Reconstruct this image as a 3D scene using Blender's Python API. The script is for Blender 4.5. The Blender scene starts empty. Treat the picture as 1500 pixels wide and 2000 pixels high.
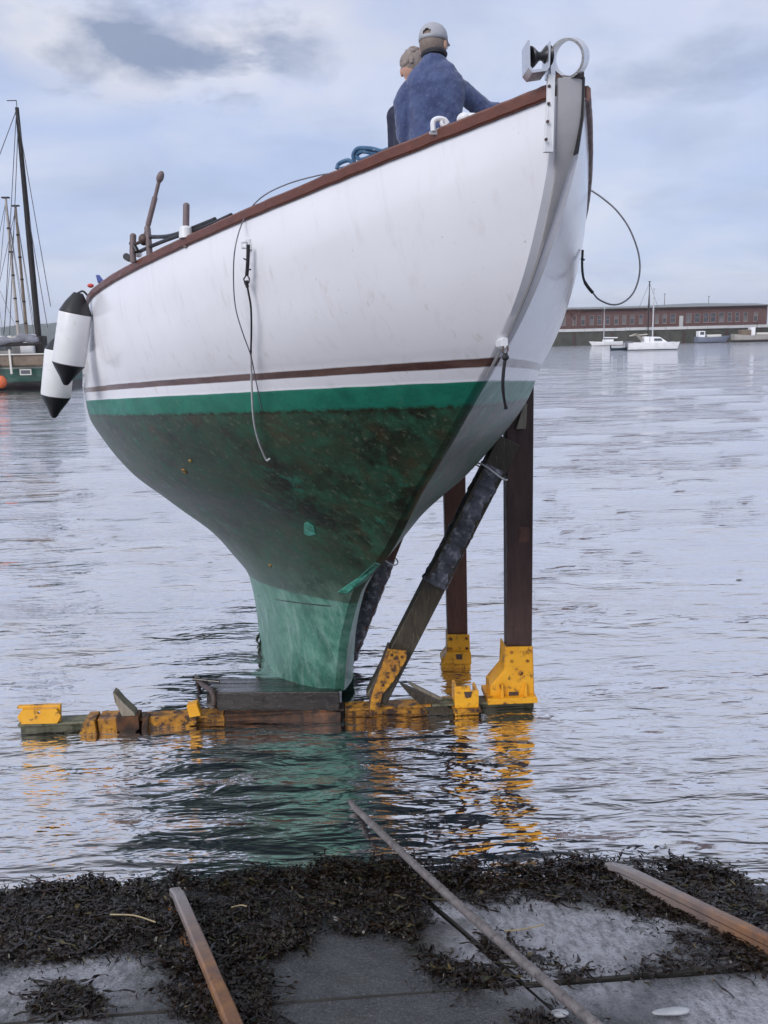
import bpy, bmesh, math, random
import numpy as np
from mathutils import Matrix, Vector
from mathutils.bvhtree import BVHTree

random.seed(7); rng = np.random.default_rng(7)
scene = bpy.context.scene
COL = scene.collection
R = math.radians

# ------------------------------------------------------------------ camera
FPX, YH, ROLL = 1750.0, 655.0, R(1.3)
PITCH = math.atan((1000 - YH) / FPX)
CAM = np.array([0.0, 0.0, 2.5])
_fw = np.array([0, math.cos(PITCH), -math.sin(PITCH)])
_up = np.array([0, math.sin(PITCH), math.cos(PITCH)])
_rt = np.array([1.0, 0, 0])
C_R = _rt * math.cos(ROLL) - _up * math.sin(ROLL)
C_U = _up * math.cos(ROLL) + _rt * math.sin(ROLL)
C_F = _fw
cam_data = bpy.data.cameras.new("camera")
cam_data.sensor_fit = 'VERTICAL'; cam_data.sensor_height = 24.0
cam_data.lens = 24.0 * FPX / 2000.0
cam_data.clip_start = 0.05; cam_data.clip_end = 9000
cam = bpy.data.objects.new("camera", cam_data); COL.objects.link(cam)
cam.matrix_world = Matrix(((C_R[0], C_U[0], -C_F[0], CAM[0]), (C_R[1], C_U[1], -C_F[1], CAM[1]),
                           (C_R[2], C_U[2], -C_F[2], CAM[2]), (0, 0, 0, 1)))
scene.camera = cam

# ------------------------------------------------------------------ sky, sun, exposure
SUN_EL, SUN_AZ = R(30), R(214)
world = bpy.data.worlds.new("World"); scene.world = world; world.use_nodes = True
wn = world.node_tree; wn.nodes.clear()
def WN(t, **k):
    n = wn.nodes.new(t)
    for a, b in k.items(): setattr(n, a, b)
    return n
wo = WN('ShaderNodeOutputWorld'); wb = WN('ShaderNodeBackground'); wb.inputs['Strength'].default_value = 0.1
wn.links.new(wb.outputs[0], wo.inputs[0])
nsky = WN('ShaderNodeTexSky', sky_type='NISHITA'); nsky.sun_disc = False
nsky.sun_elevation = SUN_EL; nsky.sun_rotation = SUN_AZ
tc = WN('ShaderNodeTexCoord'); sep = WN('ShaderNodeSeparateXYZ'); wn.links.new(tc.outputs['Generated'], sep.inputs[0])
def wmath(op, a, b=None, clamp=False):
    n = WN('ShaderNodeMath', operation=op); n.use_clamp = clamp
    for i, v in enumerate((a, b)):
        if v is None: continue
        if isinstance(v, (int, float)): n.inputs[i].default_value = v
        else: wn.links.new(v, n.inputs[i])
    return n.outputs[0]
def wramp(fac, stops):
    n = WN('ShaderNodeValToRGB'); e = n.color_ramp.elements
    while len(e) > 1: e.remove(e[-1])
    e[0].position, e[0].color = stops[0][0], tuple(stops[0][1]) + (1,)
    for p, c in stops[1:]:
        x = e.new(p); x.color = tuple(c) + (1,)
    wn.links.new(fac, n.inputs[0]); return n.outputs[0]
def wmix(f, a, b):
    n = WN('ShaderNodeMix', data_type='RGBA')
    for s, v in ((0, f), (6, a), (7, b)):
        if isinstance(v, (int, float)): n.inputs[s].default_value = v
        elif isinstance(v, tuple): n.inputs[s].default_value = v + (1,)
        else: wn.links.new(v, n.inputs[s])
    return n.outputs[2]
zpos = wmath('MAXIMUM', sep.outputs[2], 0.0)
den = wmath('ADD', zpos, 0.22)
px = wmath('DIVIDE', sep.outputs[0], den); py = wmath('DIVIDE', sep.outputs[1], den)
comb = WN('ShaderNodeCombineXYZ'); wn.links.new(px, comb.inputs[0]); wn.links.new(py, comb.inputs[1])
def wnoise(scale, detail, rough, off, dist=0.0):
    m = WN('ShaderNodeMapping'); m.inputs['Location'].default_value = off
    wn.links.new(comb.outputs[0], m.inputs[0])
    n = WN('ShaderNodeTexNoise'); n.inputs['Scale'].default_value = scale; n.inputs['Detail'].default_value = detail
    n.inputs['Roughness'].default_value = rough; n.inputs['Distortion'].default_value = dist
    wn.links.new(m.outputs[0], n.inputs['Vector']); return n.outputs['Fac']
# base gradient of the overcast: blue-lavender low down, paler overhead
S = 10.0
def sc(c, k=1.0): return tuple(x * S * k for x in c)
base = wramp(zpos, [(0.0, (.47, .525, .67)), (.12, (.375, .445, .625)), (.28, (.36, .43, .62)), (.42, (.435, .485, .64)), (.6, (.52, .545, .63)), (1, (.60, .62, .68))])
n1 = wnoise(1.5, 6, .55, (3.1, 1.7, 0), .25)
n2 = wnoise(2.5, 5, .55, (0.4, 5.2, 0), .3)
lightf = wmath('MULTIPLY', wramp(n1, [(.42, (0, 0, 0)), (.72, (1, 1, 1))]), .62)
darkf = wmath('MULTIPLY', wramp(n2, [(.22, (1, 1, 1)), (.52, (0, 0, 0))]), .6)
c1 = wmix(lightf, base, (.60, .605, .66))
c2 = wmix(darkf, c1, (.28, .335, .475))
# one heavier bank of cloud, up and to the left over the harbour
def blob(prev, direction, size, squash, color, amount, nz):
    d = np.array(direction) / np.linalg.norm(direction)
    rgt = np.cross(d, (0, 0, 1)); rgt /= np.linalg.norm(rgt); upv = np.cross(rgt, d)
    def dot(v):
        n = WN('ShaderNodeVectorMath', operation='DOT_PRODUCT'); wn.links.new(tc.outputs['Generated'], n.inputs[0])
        n.inputs[1].default_value = tuple(v); return n.outputs['Value']
    a = wmath('DIVIDE', dot(rgt), size); b = wmath('DIVIDE', dot(upv), size * squash)
    r2 = wmath('SQRT', wmath('ADD', wmath('MULTIPLY', a, a), wmath('MULTIPLY', b, b)))
    r3 = wmath('ADD', r2, wmath('MULTIPLY', wmath('SUBTRACT', nz, .5), 2.6))
    front = wmath('GREATER_THAN', dot(d), 0.0)
    f = wmath('MULTIPLY', wmath('MULTIPLY', wramp(r3, [(.15, (1, 1, 1)), (1.25, (0, 0, 0))]), amount), front)
    return wmix(f, prev, color)
n3 = wnoise(5.5, 5, .6, (8.4, 2.2, 0), .2)
def pray(x, y): return C_F + (x - 750) / FPX * C_R - (y - 1000) / FPX * C_U
c3 = blob(c2, pray(420, 70), .17, .42, (.66, .64, .66), .7, n2)
c3 = blob(c3, pray(120, 45), .09, .5, (.64, .625, .64), .65, n3)
c3 = blob(c3, pray(305, 85), .125, .42, (.19, .235, .35), .92, n3)
c3 = blob(c3, pray(400, 125), .075, .25, (.205, .25, .365), .85, n3)
c3 = blob(c3, pray(570, 110), .05, .6, (.23, .275, .39), .6, n3)
c3 = blob(c3, pray(1340, 130), .10, .35, (.25, .295, .41), .6, n3)
scl = WN('ShaderNodeVectorMath', operation='SCALE'); scl.inputs['Scale'].default_value = S
wn.links.new(c3, scl.inputs[0])
fin = wmix(.93, nsky.outputs[0], scl.outputs[0])
wn.links.new(fin, wb.inputs['Color'])

sun_d = bpy.data.lights.new("sun", 'SUN'); sun_d.energy = 1.5; sun_d.angle = R(30); sun_d.color = (1.0, .98, .965)
sun = bpy.data.objects.new("sun", sun_d); COL.objects.link(sun)
sdir = Vector((math.sin(SUN_AZ) * math.cos(SUN_EL), math.cos(SUN_AZ) * math.cos(SUN_EL), math.sin(SUN_EL)))
sun.rotation_euler = sdir.to_track_quat('Z', 'Y').to_euler(); sun.location = (-5, -5, 12)
scene.view_settings.view_transform = 'Standard'; scene.view_settings.look = 'None'
scene.view_settings.exposure = 0.50; scene.view_settings.gamma = 1.0; scene.view_settings.use_curve_mapping = False
scene.render.engine = 'CYCLES'; scene.cycles.max_bounces = 8

# ------------------------------------------------------------------ pixel rays of the survey (where things stand)
def ray(x, y): return C_F + (x - 750) / FPX * C_R - (y - 1000) / FPX * C_U
def at_z(x, y, z=0.0):
    d = ray(x, y); return CAM + d * ((z - CAM[2]) / d[2])
def at_y(x, y, Y):
    d = ray(x, y); return CAM + d * (Y / d[1])
def at_plane(x, y, p, n):
    d = ray(x, y); return CAM + d * (np.dot(np.asarray(p) - CAM, n) / np.dot(d, n))

# ------------------------------------------------------------------ materials
MATS = {}
class NT:
    def __init__(s, name):
        s.m = bpy.data.materials.new(name); s.m.use_nodes = True; s.t = s.m.node_tree; s.t.nodes.clear()
        s.out = s.n('ShaderNodeOutputMaterial'); s.b = s.n('ShaderNodeBsdfPrincipled'); s.l(s.b.outputs[0], s.out.inputs[0])
        s.tc = s.n('ShaderNodeTexCoord'); s.co = s.tc.outputs['Object']
    def n(s, t, **k):
        x = s.t.nodes.new(t)
        for a, b in k.items(): setattr(x, a, b)
        return x
    def l(s, a, b): s.t.links.new(a, b)
    def put(s, sock, v):
        if isinstance(v, (int, float)): sock.default_value = v
        elif isinstance(v, tuple): sock.default_value = v + (1,) if len(v) == 3 and sock.type == 'RGBA' else v
        else: s.l(v, sock)
    def math(s, op, a, b=0.0, clamp=False):
        x = s.n('ShaderNodeMath', operation=op); x.use_clamp = clamp
        s.put(x.inputs[0], a); s.put(x.inputs[1], b); return x.outputs[0]
    def noise(s, scale, detail=4, rough=.55, stretch=None, dist=0.0, co=None, off=None):
        v = co or s.co
        if stretch or off:
            m = s.n('ShaderNodeMapping'); s.l(v, m.inputs[0])
            if stretch: m.inputs['Scale'].default_value = stretch
            if off: m.inputs['Location'].default_value = off
            v = m.outputs[0]
        x = s.n('ShaderNodeTexNoise'); s.l(v, x.inputs['Vector'])
        x.inputs['Scale'].default_value = scale; x.inputs['Detail'].default_value = detail
        x.inputs['Roughness'].default_value = rough; x.inputs['Distortion'].default_value = dist
        return x.outputs['Fac']
    def ramp(s, f, stops):
        x = s.n('ShaderNodeValToRGB'); e = x.color_ramp.elements
        while len(e) > 1: e.remove(e[-1])
        def c4(c): return (c, c, c, 1) if isinstance(c, (int, float)) else tuple(c) + (1,)
        e[0].position, e[0].color = stops[0][0], c4(stops[0][1])
        for p, c in stops[1:]: y = e.new(p); y.color = c4(c)
        s.put(x.inputs[0], f); return x.outputs[0]
    def mix(s, f, a, b):
        x = s.n('ShaderNodeMix', data_type='RGBA'); s.put(x.inputs[0], f); s.put(x.inputs[6], a); s.put(x.inputs[7], b); return x.outputs[2]
    def maprange(s, v, a, b, c=0.0, d=1.0, smooth=False):
        x = s.n('ShaderNodeMapRange'); x.interpolation_type = 'SMOOTHSTEP' if smooth else 'LINEAR'
        s.put(x.inputs[0], v)
        for i, k in enumerate((a, b, c, d)): x.inputs[i + 1].default_value = k
        return x.outputs[0]
    def sep(s, v=None):
        x = s.n('ShaderNodeSeparateXYZ'); s.l(v or s.co, x.inputs[0]); return x.outputs
    def bump(s, h, strength=.3, dist=.01, normal=None):
        x = s.n('ShaderNodeBump'); x.inputs['Strength'].default_value = strength; x.inputs['Distance'].default_value = dist
        s.put(x.inputs['Height'], h)
        if normal is not None: s.l(normal, x.inputs['Normal'])
        s.l(x.outputs[0], s.b.inputs['Normal']); return x.outputs[0]
    def set(s, **k):
        for a, v in k.items(): s.put(s.b.inputs[a.replace('_', ' ')], v)
        return s

def worn(name, c1, c2, scale=8, rough=.5, c3=None, thr=(.58, .7), bump=.2, bscale=40, stretch=None, metal=0.0, rvar=.15):
    t = NT(name)
    c = t.mix(t.ramp(t.noise(scale, 6, .65, stretch), [(.3, 0.), (.72, 1.)]), c1, c2)
    if c3 is not None:
        c = t.mix(t.ramp(t.noise(scale * 1.9, 7, .7, stretch, off=(4.4, 1.3, 7.7)), [(thr[0], 0.), (thr[1], 1.)]), c, c3)
    t.set(Base_Color=c, Metallic=metal)
    t.set(Roughness=t.maprange(t.noise(scale * 1.3, 5, .6, stretch, off=(2, 9, 3)), .3, .7, max(.03, rough - rvar), min(1, rough + rvar)))
    if bump: t.bump(t.noise(bscale, 5, .6, stretch), bump, .004)
    MATS[name] = t.m; return t.m

worn('yellow_paint', (.70, .31, .012), (.80, .40, .02), 7, .42, (.13, .05, .02), (.54, .64), .35)
worn('yellow_rust', (.58, .27, .012), (.26, .10, .02), 9, .5, (.045, .022, .014), (.46, .58), .4)
worn('rust_beam', (.020, .012, .009), (.15, .055, .016), 6, .7, (.025, .014, .010), (.45, .58), .5, 30)
worn('algae_beam', (.10, .10, .06), (.20, .19, .13), 9, .6, (.04, .045, .02), (.5, .62), .5, 30)
worn('timber_dark', (.035, .016, .014), (.075, .038, .032), 5, .5, (.14, .09, .07), (.62, .8), .5, 30, (6, 6, 1))
worn('timber_brown', (.085, .034, .024), (.14, .06, .04), 5, .55, (.03, .018, .015), (.55, .75), .5, 30, (6, 6, 1))
worn('timber_mossy', (.022, .016, .012), (.065, .050, .028), 7, .5, (.20, .18, .10), (.58, .72), .6, 30, (5, 5, 1))
worn('timber_grey', (.20, .17, .13), (.32, .28, .22), 6, .6, (.08, .06, .05), (.55, .7), .5, 40, (7, 7, 1))
worn('timber_wet', (.008, .006, .005), (.026, .018, .015), 5, .2, (.06, .04, .03), (.6, .8), .5, 30, (1, 5, 5))
worn('cloth_grey', (.040, .040, .050), (.15, .15, .18), 9, .55, (.42, .41, .45), (.52, .68), 1.0, 22)
worn('rail_varnish', (.095, .028, .017), (.15, .045, .026), 8, .40, (.10, .060, .055), (.55, .75), .3, 60, (1, 6, 6))
worn('stem_grey', (.36, .35, .36), (.43, .42, .43), 5, .45, (.22, .21, .21), (.6, .8), .1, 60)
worn('steel', (.62, .62, .64), (.72, .72, .74), 12, .28, (.40, .33, .28), (.62, .78), .1, 80, None, .85)
worn('steel_painted', (.66, .66, .68), (.74, .74, .76), 10, .35, (.42, .38, .36), (.62, .78), .1)
worn('black_rubber', (.012, .012, .014), (.022, .022, .026), 10, .4, None, bump=.1)
worn('fender_white', (.70, .70, .71), (.78, .78, .79), 6, .38, (.58, .57, .55), (.6, .75), .08, 30)
worn('iron_dark', (.045, .030, .028), (.09, .055, .045), 14, .55, (.16, .07, .04), (.55, .7), .3)
worn('iron_mauve', (.13, .095, .095), (.20, .15, .15), 14, .55, (.09, .05, .04), (.55, .7), .3)
worn('wire_grey', (.10, .10, .12), (.19, .19, .21), 30, .4, None, bump=.2)
worn('rope_black', (.012, .012, .014), (.03, .03, .035), 40, .7, None, bump=.4, bscale=200)
worn('rope_white', (.55, .55, .56), (.7, .7, .7), 40, .6, None, bump=.4, bscale=200)
worn('rope_blue', (.03, .09, .18), (.07, .16, .28), 40, .6, (.35, .42, .5), (.6, .7), .4, 200)
worn('haul_wire', (.115, .10, .10), (.21, .19, .19), 20, .55, (.06, .05, .05), (.5, .7), .3, 120)
worn('white_plastic', (.70, .70, .72), (.78, .78, .8), 10, .35, None, bump=.05)
worn('deck_paint', (.35, .36, .36), (.42, .43, .42), 6, .6, None, bump=.2)
worn('brass', (.30, .18, .06), (.45, .30, .10), 14, .4, (.15, .08, .04), (.5, .7), .2, metal=.6)
worn('skin', (.46, .26, .19), (.52, .30, .22), 14, .5, None, bump=.05)
worn('hair_grey', (.17, .135, .12), (.30, .25, .22), 60, .6, None, bump=.8, bscale=160, stretch=(1, 1, .25))
worn('hair_short', (.15, .11, .09), (.24, .19, .16), 60, .6, None, bump=.6, bscale=160)
worn('cap_beige', (.33, .33, .36), (.40, .40, .43), 18, .8, None, bump=.2, bscale=120)
worn('dark_cloth', (.02, .02, .025), (.035, .035, .045), 12, .8, None, bump=.3)
worn('trouser_cloth', (.03, .032, .04), (.05, .052, .06), 12, .85, None, bump=.3)
worn('navy_cloth', (.012, .014, .035), (.022, .026, .055), 12, .8, None, bump=.3)
worn('lens_dark', (.02, .02, .02), (.03, .03, .03), 5, .1, None, bump=0)
worn('red_plastic', (.55, .05, .04), (.6, .07, .05), 6, .4, None, bump=0)
worn('blue_cloth', (.03, .05, .22), (.05, .08, .28), 6, .7, None, bump=.2)
worn('orange_buoy', (.62, .12, .04), (.7, .17, .06), 6, .4, None, bump=0)
# jacket: mottled blue fleece
t = NT('jacket_blue')
c = t.mix(t.ramp(t.noise(9, 6, .7), [(.3, 0.), (.7, 1.)]), (.034, .048, .125), (.068, .094, .21))
c = t.mix(t.ramp(t.noise(55, 4, .7), [(.52, 0.), (.75, 1.)]), c, (.105, .140, .25))
t.set(Base_Color=c, Roughness=.9); t.b.inputs['Sheen Weight'].default_value = .25
t.bump(t.math('ADD', t.noise(120, 4, .7), t.math('MULTIPLY', t.noise(14, 4, .6), 3.0)), .5, .006); MATS['jacket_blue'] = t.m

# ------------------------------------------------------------------ mesh helpers
class MB:
    def __init__(s): s.v = []; s.f = []
    def add(s, vs, fs):
        o = len(s.v); s.v.extend([tuple(map(float, p)) for p in vs]); s.f.extend([tuple(i + o for i in f) for f in fs]); return s
    def box(s, c, sz, axes=None, bev=0.0):
        ax = axes if axes is not None else np.eye(3); c = np.asarray(c, float); hx = np.asarray(sz, float) / 2
        if bev <= 0:
            P = [c + sum(ax[k] * hx[k] * sg[k] for k in range(3)) for sg in [(-1,-1,-1),(1,-1,-1),(1,1,-1),(-1,1,-1),(-1,-1,1),(1,-1,1),(1,1,1),(-1,1,1)]]
            return s.add(P, [(0,3,2,1),(4,5,6,7),(0,1,5,4),(1,2,6,5),(2,3,7,6),(3,0,4,7)])
        bm = bmesh.new(); bmesh.ops.create_cube(bm, size=1.0)
        for v in bm.verts: v.co = Vector((v.co.x * sz[0], v.co.y * sz[1], v.co.z * sz[2]))
        bmesh.ops.bevel(bm, geom=list(bm.edges), offset=bev, segments=2, profile=.5, affect='EDGES')
        bm.verts.ensure_lookup_table()
        P = [c + ax[0] * v.co.x + ax[1] * v.co.y + ax[2] * v.co.z for v in bm.verts]
        F = [tuple(v.index for v in f.verts) for f in bm.faces]; bm.free()
        return s.add(P, F)
    def tube(s, pts, rad, seg=10, caps=True, closed=False, lobes=0, twist=0.0, lobe=.18):
        pts = [np.asarray(p, float) for p in pts]; n = len(pts)
        rad = [rad] * n if isinstance(rad, (int, float)) else list(rad)
        T = []
        for i in range(n):
            a = pts[(i - 1) % n] if (closed or i > 0) else pts[i]; b = pts[(i + 1) % n] if (closed or i < n - 1) else pts[i]
            d = b - a; T.append(d / (np.linalg.norm(d) + 1e-9))
        ref = np.array([0, 0, 1.0]) if abs(T[0][2]) < .9 else np.array([1.0, 0, 0])
        N = np.cross(T[0], ref); N /= np.linalg.norm(N); rings = []; dist = 0
        for i in range(n):
            if i > 0:
                N = N - T[i] * np.dot(N, T[i]); N /= np.linalg.norm(N) + 1e-9; dist += np.linalg.norm(pts[i] - pts[i - 1])
            B = np.cross(T[i], N)
            for k in range(seg):
                a = 2 * math.pi * k / seg
                r = rad[i]
                if lobes: r = r * (1 - lobe + lobe * abs(math.cos(lobes * (a - twist * dist) / 2)))
                rings.append(pts[i] + (N * math.cos(a) + B * math.sin(a)) * r)
        F = []
        for i in range(n if closed else n - 1):
            j = (i + 1) % n
            for k in range(seg):
                F.append((i * seg + k, i * seg + (k + 1) % seg, j * seg + (k + 1) % seg, j * seg + k))
        if caps and not closed:
            F.append(tuple(range(seg - 1, -1, -1))); F.append(tuple((n - 1) * seg + k for k in range(seg)))
        return s.add(rings, F)
    def lathe(s, prof, c=(0,0,0), axes=None, seg=24):
        ax = axes if axes is not None else np.eye(3); c = np.asarray(c, float); V = []; F = []
        for r, z in prof:
            for k in range(seg):
                a = 2 * math.pi * k / seg; V.append(c + ax[0] * r * math.cos(a) + ax[1] * r * math.sin(a) + ax[2] * z)
        for i in range(len(prof) - 1):
            for k in range(seg):
                F.append((i * seg + k, i * seg + (k + 1) % seg, (i + 1) * seg + (k + 1) % seg, (i + 1) * seg + k))
        F.append(tuple(range(seg - 1, -1, -1))); F.append(tuple((len(prof) - 1) * seg + k for k in range(seg)))
        return s.add(V, F)
    def ell(s, c, r, axes=None, nu=16, nv=12):
        ax = axes if axes is not None else np.eye(3); c = np.asarray(c, float); V = []; F = []
        for j in range(1, nv):
            t = math.pi * j / nv
            for k in range(nu):
                a = 2 * math.pi * k / nu
                V.append(c + ax[0] * r[0] * math.sin(t) * math.cos(a) + ax[1] * r[1] * math.sin(t) * math.sin(a) + ax[2] * r[2] * math.cos(t))
        for j in range(nv - 2):
            for k in range(nu): F.append((j * nu + k, (j + 1) * nu + k, (j + 1) * nu + (k + 1) % nu, j * nu + (k + 1) % nu))
        top = len(V); V.append(c + ax[2] * r[2]); bot = len(V); V.append(c - ax[2] * r[2])
        for k in range(nu):
            F.append((top, k, (k + 1) % nu)); b = (nv - 2) * nu; F.append((bot, b + (k + 1) % nu, b + k))
        return s.add(V, F)
    def prism(s, poly, d):
        """poly: list of 3-D points (planar), extruded by vector d"""
        n = len(poly); P = [np.asarray(p, float) for p in poly]; d = np.asarray(d, float)
        F = [tuple(range(n)), tuple(range(2 * n - 1, n - 1, -1))]
        for i in range(n): j = (i + 1) % n; F.append((i, i + n, j + n, j))
        return s.add(P + [p + d for p in P], F)
    def build(s, name, mat, parent=None, smooth=False, bevel=0.0, **props):
        me = bpy.data.meshes.new(name); me.from_pydata(s.v, [], s.f); me.update()
        bm = bmesh.new(); bm.from_mesh(me); bmesh.ops.recalc_face_normals(bm, faces=bm.faces)
        if bevel > 0:
            bmesh.ops.bevel(bm, geom=[e for e in bm.edges if e.is_manifold and e.calc_face_angle(0) > .5], offset=bevel, segments=2, profile=.5, affect='EDGES')
        bm.to_mesh(me); bm.free()
        if smooth:
            me.polygons.foreach_set('use_smooth', [True] * len(me.polygons))
            try: me.set_sharp_from_angle(angle=R(40))
            except Exception: pass
        o = bpy.data.objects.new(name, me); COL.objects.link(o)
        if isinstance(mat, str): mat = MATS[mat]
        me.materials.append(mat)
        if parent: o.parent = parent
        for k, v in props.items(): o[k] = v
        return o
def empty(name, loc=(0,0,0), label=None, category=None, group=None, mat=None, rz=0):
    o = bpy.data.objects.new(name, None); COL.objects.link(o)
    if mat is not None: o.matrix_world = mat
    else: o.location = tuple(map(float, loc)); o.rotation_euler = (0, 0, rz)
    o.empty_display_size = .1
    if label: o['label'] = label
    if category: o['category'] = category
    if group: o['group'] = group
    return o
def nrm(v): v = np.asarray(v, float); return v / np.linalg.norm(v)
def frame(zdir, xhint):
    z = nrm(zdir); x = np.asarray(xhint, float); x = nrm(x - z * np.dot(x, z)); return np.array([x, np.cross(z, x), z])
def spline(pts, n=40):
    P = [np.asarray(p, float) for p in pts]; P = [2 * P[0] - P[1]] + P + [2 * P[-1] - P[-2]]; out = []
    segs = len(P) - 3
    for i in range(segs):
        m = max(2, n // segs)
        for k in range(m):
            t = k / m; a, b, c, d = P[i:i + 4]
            out.append(.5 * ((2 * b) + (-a + c) * t + (2 * a - 5 * b + 4 * c - d) * t * t + (-a + 3 * b - 3 * c + d) * t ** 3))
    out.append(P[-2]); return out

# ================================================================== SETTING
# ------------------------------------------------------------------ water
t = NT('water')
wd = t.ramp(t.noise(.35, 3, .5, (.5, 1.0, 1)), [(.35, .55), (.65, 1.)])
rip0 = t.noise(.95, 3, .5, (.42, 1.0, 1), .3, off=(1, 2, 0)); rip1 = t.noise(2.9, 3, .5, (.34, 1.0, 1), .3)
rip2 = t.noise(9., 3, .55, (.30, 1.0, 1), .4, off=(3, 7, 0)); rip3 = t.noise(24., 2, .5, (.32, 1.0, 1), .2, off=(8, 1, 0))
hgt = t.math('ADD', t.math('MULTIPLY', t.math('POWER', rip0, 1.6), 1.3), t.math('MULTIPLY', t.math('POWER', rip1, 1.8), .95))
hgt = t.math('ADD', hgt, t.math('ADD', t.math('MULTIPLY', t.math('POWER', rip2, 1.5), .36), t.math('MULTIPLY', rip3, .05)))
bn = t.n('ShaderNodeBump'); bn.inputs['Strength'].default_value = 1.0; bn.inputs['Distance'].default_value = .105
t.l(t.math('MULTIPLY', hgt, wd), bn.inputs['Height'])
lw = t.n('ShaderNodeLayerWeight'); lw.inputs['Blend'].default_value = .5; t.l(bn.outputs[0], lw.inputs['Normal'])
fac = t.ramp(lw.outputs['Facing'], [(.22, .03), (.34, .14), (.47, .66), (.60, .84), (.74, .90), (.88, .96), (1.0, .99)])
gl = t.n('ShaderNodeBsdfGlossy'); gl.inputs['Roughness'].default_value = .04; gl.inputs['Color'].default_value = (1.0, .975, .965, 1); t.l(bn.outputs[0], gl.inputs['Normal'])
df = t.n('ShaderNodeBsdfDiffuse'); df.inputs['Color'].default_value = (.012, .016, .022, 1); t.l(bn.outputs[0], df.inputs['Normal'])
mx = t.n('ShaderNodeMixShader'); t.l(fac, mx.inputs[0]); t.l(df.outputs[0], mx.inputs[1]); t.l(gl.outputs[0], mx.inputs[2])
t.t.nodes.remove(t.b); t.l(mx.outputs[0], t.out.inputs[0]); MATS['water'] = t.m

def build_water():
    ny, nx = 420, 420
    ys = 2.2 * (3200 / 2.2) ** (np.linspace(0, 1, ny) ** 1.15)
    ks = np.linspace(-1, 1, nx); ks = np.sign(ks) * (abs(ks) ** 1.25) * 1.15
    Yg, Kg = np.meshgrid(ys, ks, indexing='ij'); Xg = Kg * (Yg + 1.5)
    dY = np.gradient(ys)[:, None]; dX = (Yg + 1.5) * np.gradient(ks)[None, :]
    sp = np.maximum(dY, abs(dX) * .6)
    Z = np.zeros_like(Xg); r = np.random.default_rng(3)
    for lam in np.geomspace(.22, 5.0, 46):
        th = R(90) + r.normal(0, .42); k = 2 * math.pi / lam
        amp = .0042 * lam ** .85 * (1.0 if lam < 1.6 else .55)
        ph = r.uniform(0, 6.28)
        att = np.clip(lam / (sp * 3.2) - .6, 0, 1)
        g = .75 + .25 * np.sin(Xg * .31 * r.normal() + Yg * .23 + ph)
        Z += amp * att * g * np.sin(k * (Xg * math.cos(th) + Yg * math.sin(th)) + ph)
    shore = np.clip((Yg - 3.2) / 4.0, .22, 1)
    Z *= shore
    V = np.stack([Xg, Yg, Z], -1).reshape(-1, 3)
    idx = np.arange(ny * nx).reshape(ny, nx)
    Fc = np.stack([idx[:-1, :-1], idx[:-1, 1:], idx[1:, 1:], idx[1:, :-1]], -1).reshape(-1, 4)
    me = bpy.data.meshes.new('water'); me.vertices.add(len(V)); me.vertices.foreach_set('co', V.ravel())
    me.loops.add(Fc.size); me.loops.foreach_set('vertex_index', Fc.ravel()); me.polygons.add(len(Fc))
    me.polygons.foreach_set('loop_start', np.arange(0, Fc.size, 4)); me.polygons.foreach_set('loop_total', np.full(len(Fc), 4))
    me.polygons.foreach_set('use_smooth', np.ones(len(Fc), bool)); me.update(); me.validate()
    me.materials.append(MATS['water'])
    o = bpy.data.objects.new('water', me); COL.objects.link(o); o['kind'] = 'structure'; return o
build_water()

# ------------------------------------------------------------------ slipway of concrete slabs
E1 = nrm(ray(82, 1104))                       # down the slip, along the rails
E2 = nrm((math.cos(R(7)), math.sin(R(7)), -.042)) # across, dipping a little to the right
RN = nrm(np.cross(E2, E1));  RN = RN if RN[2] > 0 else -RN
P0 = at_z(700, 1728, 0.0)
def ramp_px(x, y, hgt=0.0): return at_plane(x, y, P0 + RN * hgt, RN)
def ramp_st(p):
    d = np.asarray(p) - P0; A = np.array([[np.dot(E1, E1), np.dot(E1, E2)], [np.dot(E1, E2), 1.0]])
    return np.linalg.solve(A, [np.dot(d, E1), np.dot(d, E2)])
def ramp_pt(s1, s2, hgt=0.0): return P0 + E1 * s1 + E2 * s2 + RN * hgt
t = NT('wet_concrete')
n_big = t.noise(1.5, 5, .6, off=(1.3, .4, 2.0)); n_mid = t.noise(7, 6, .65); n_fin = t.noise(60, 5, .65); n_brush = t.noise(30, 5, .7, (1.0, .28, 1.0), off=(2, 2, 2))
c = t.mix(t.ramp(n_mid, [(.3, 0.), (.7, 1.)]), (.042, .043, .047), (.078, .079, .086))
geo = t.n('ShaderNodeNewGeometry')
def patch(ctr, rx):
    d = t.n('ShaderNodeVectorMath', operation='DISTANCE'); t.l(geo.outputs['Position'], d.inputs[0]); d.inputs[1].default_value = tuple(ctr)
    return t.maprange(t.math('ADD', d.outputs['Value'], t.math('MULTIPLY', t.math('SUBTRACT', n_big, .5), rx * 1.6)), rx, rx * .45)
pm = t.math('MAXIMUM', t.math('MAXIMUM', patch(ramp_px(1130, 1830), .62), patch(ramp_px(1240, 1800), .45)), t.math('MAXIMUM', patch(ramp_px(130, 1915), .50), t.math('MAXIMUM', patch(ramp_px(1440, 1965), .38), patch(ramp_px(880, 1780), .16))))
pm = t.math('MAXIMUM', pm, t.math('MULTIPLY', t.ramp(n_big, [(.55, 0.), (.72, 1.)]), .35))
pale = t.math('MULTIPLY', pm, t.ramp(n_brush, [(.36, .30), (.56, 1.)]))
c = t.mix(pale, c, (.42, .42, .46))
c = t.mix(t.math('MULTIPLY', t.ramp(t.noise(3.1, 5, .6, off=(8, 3, 1)), [(.55, 0.), (.72, 1.)]), .6), c, (.050, .056, .030))
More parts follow.
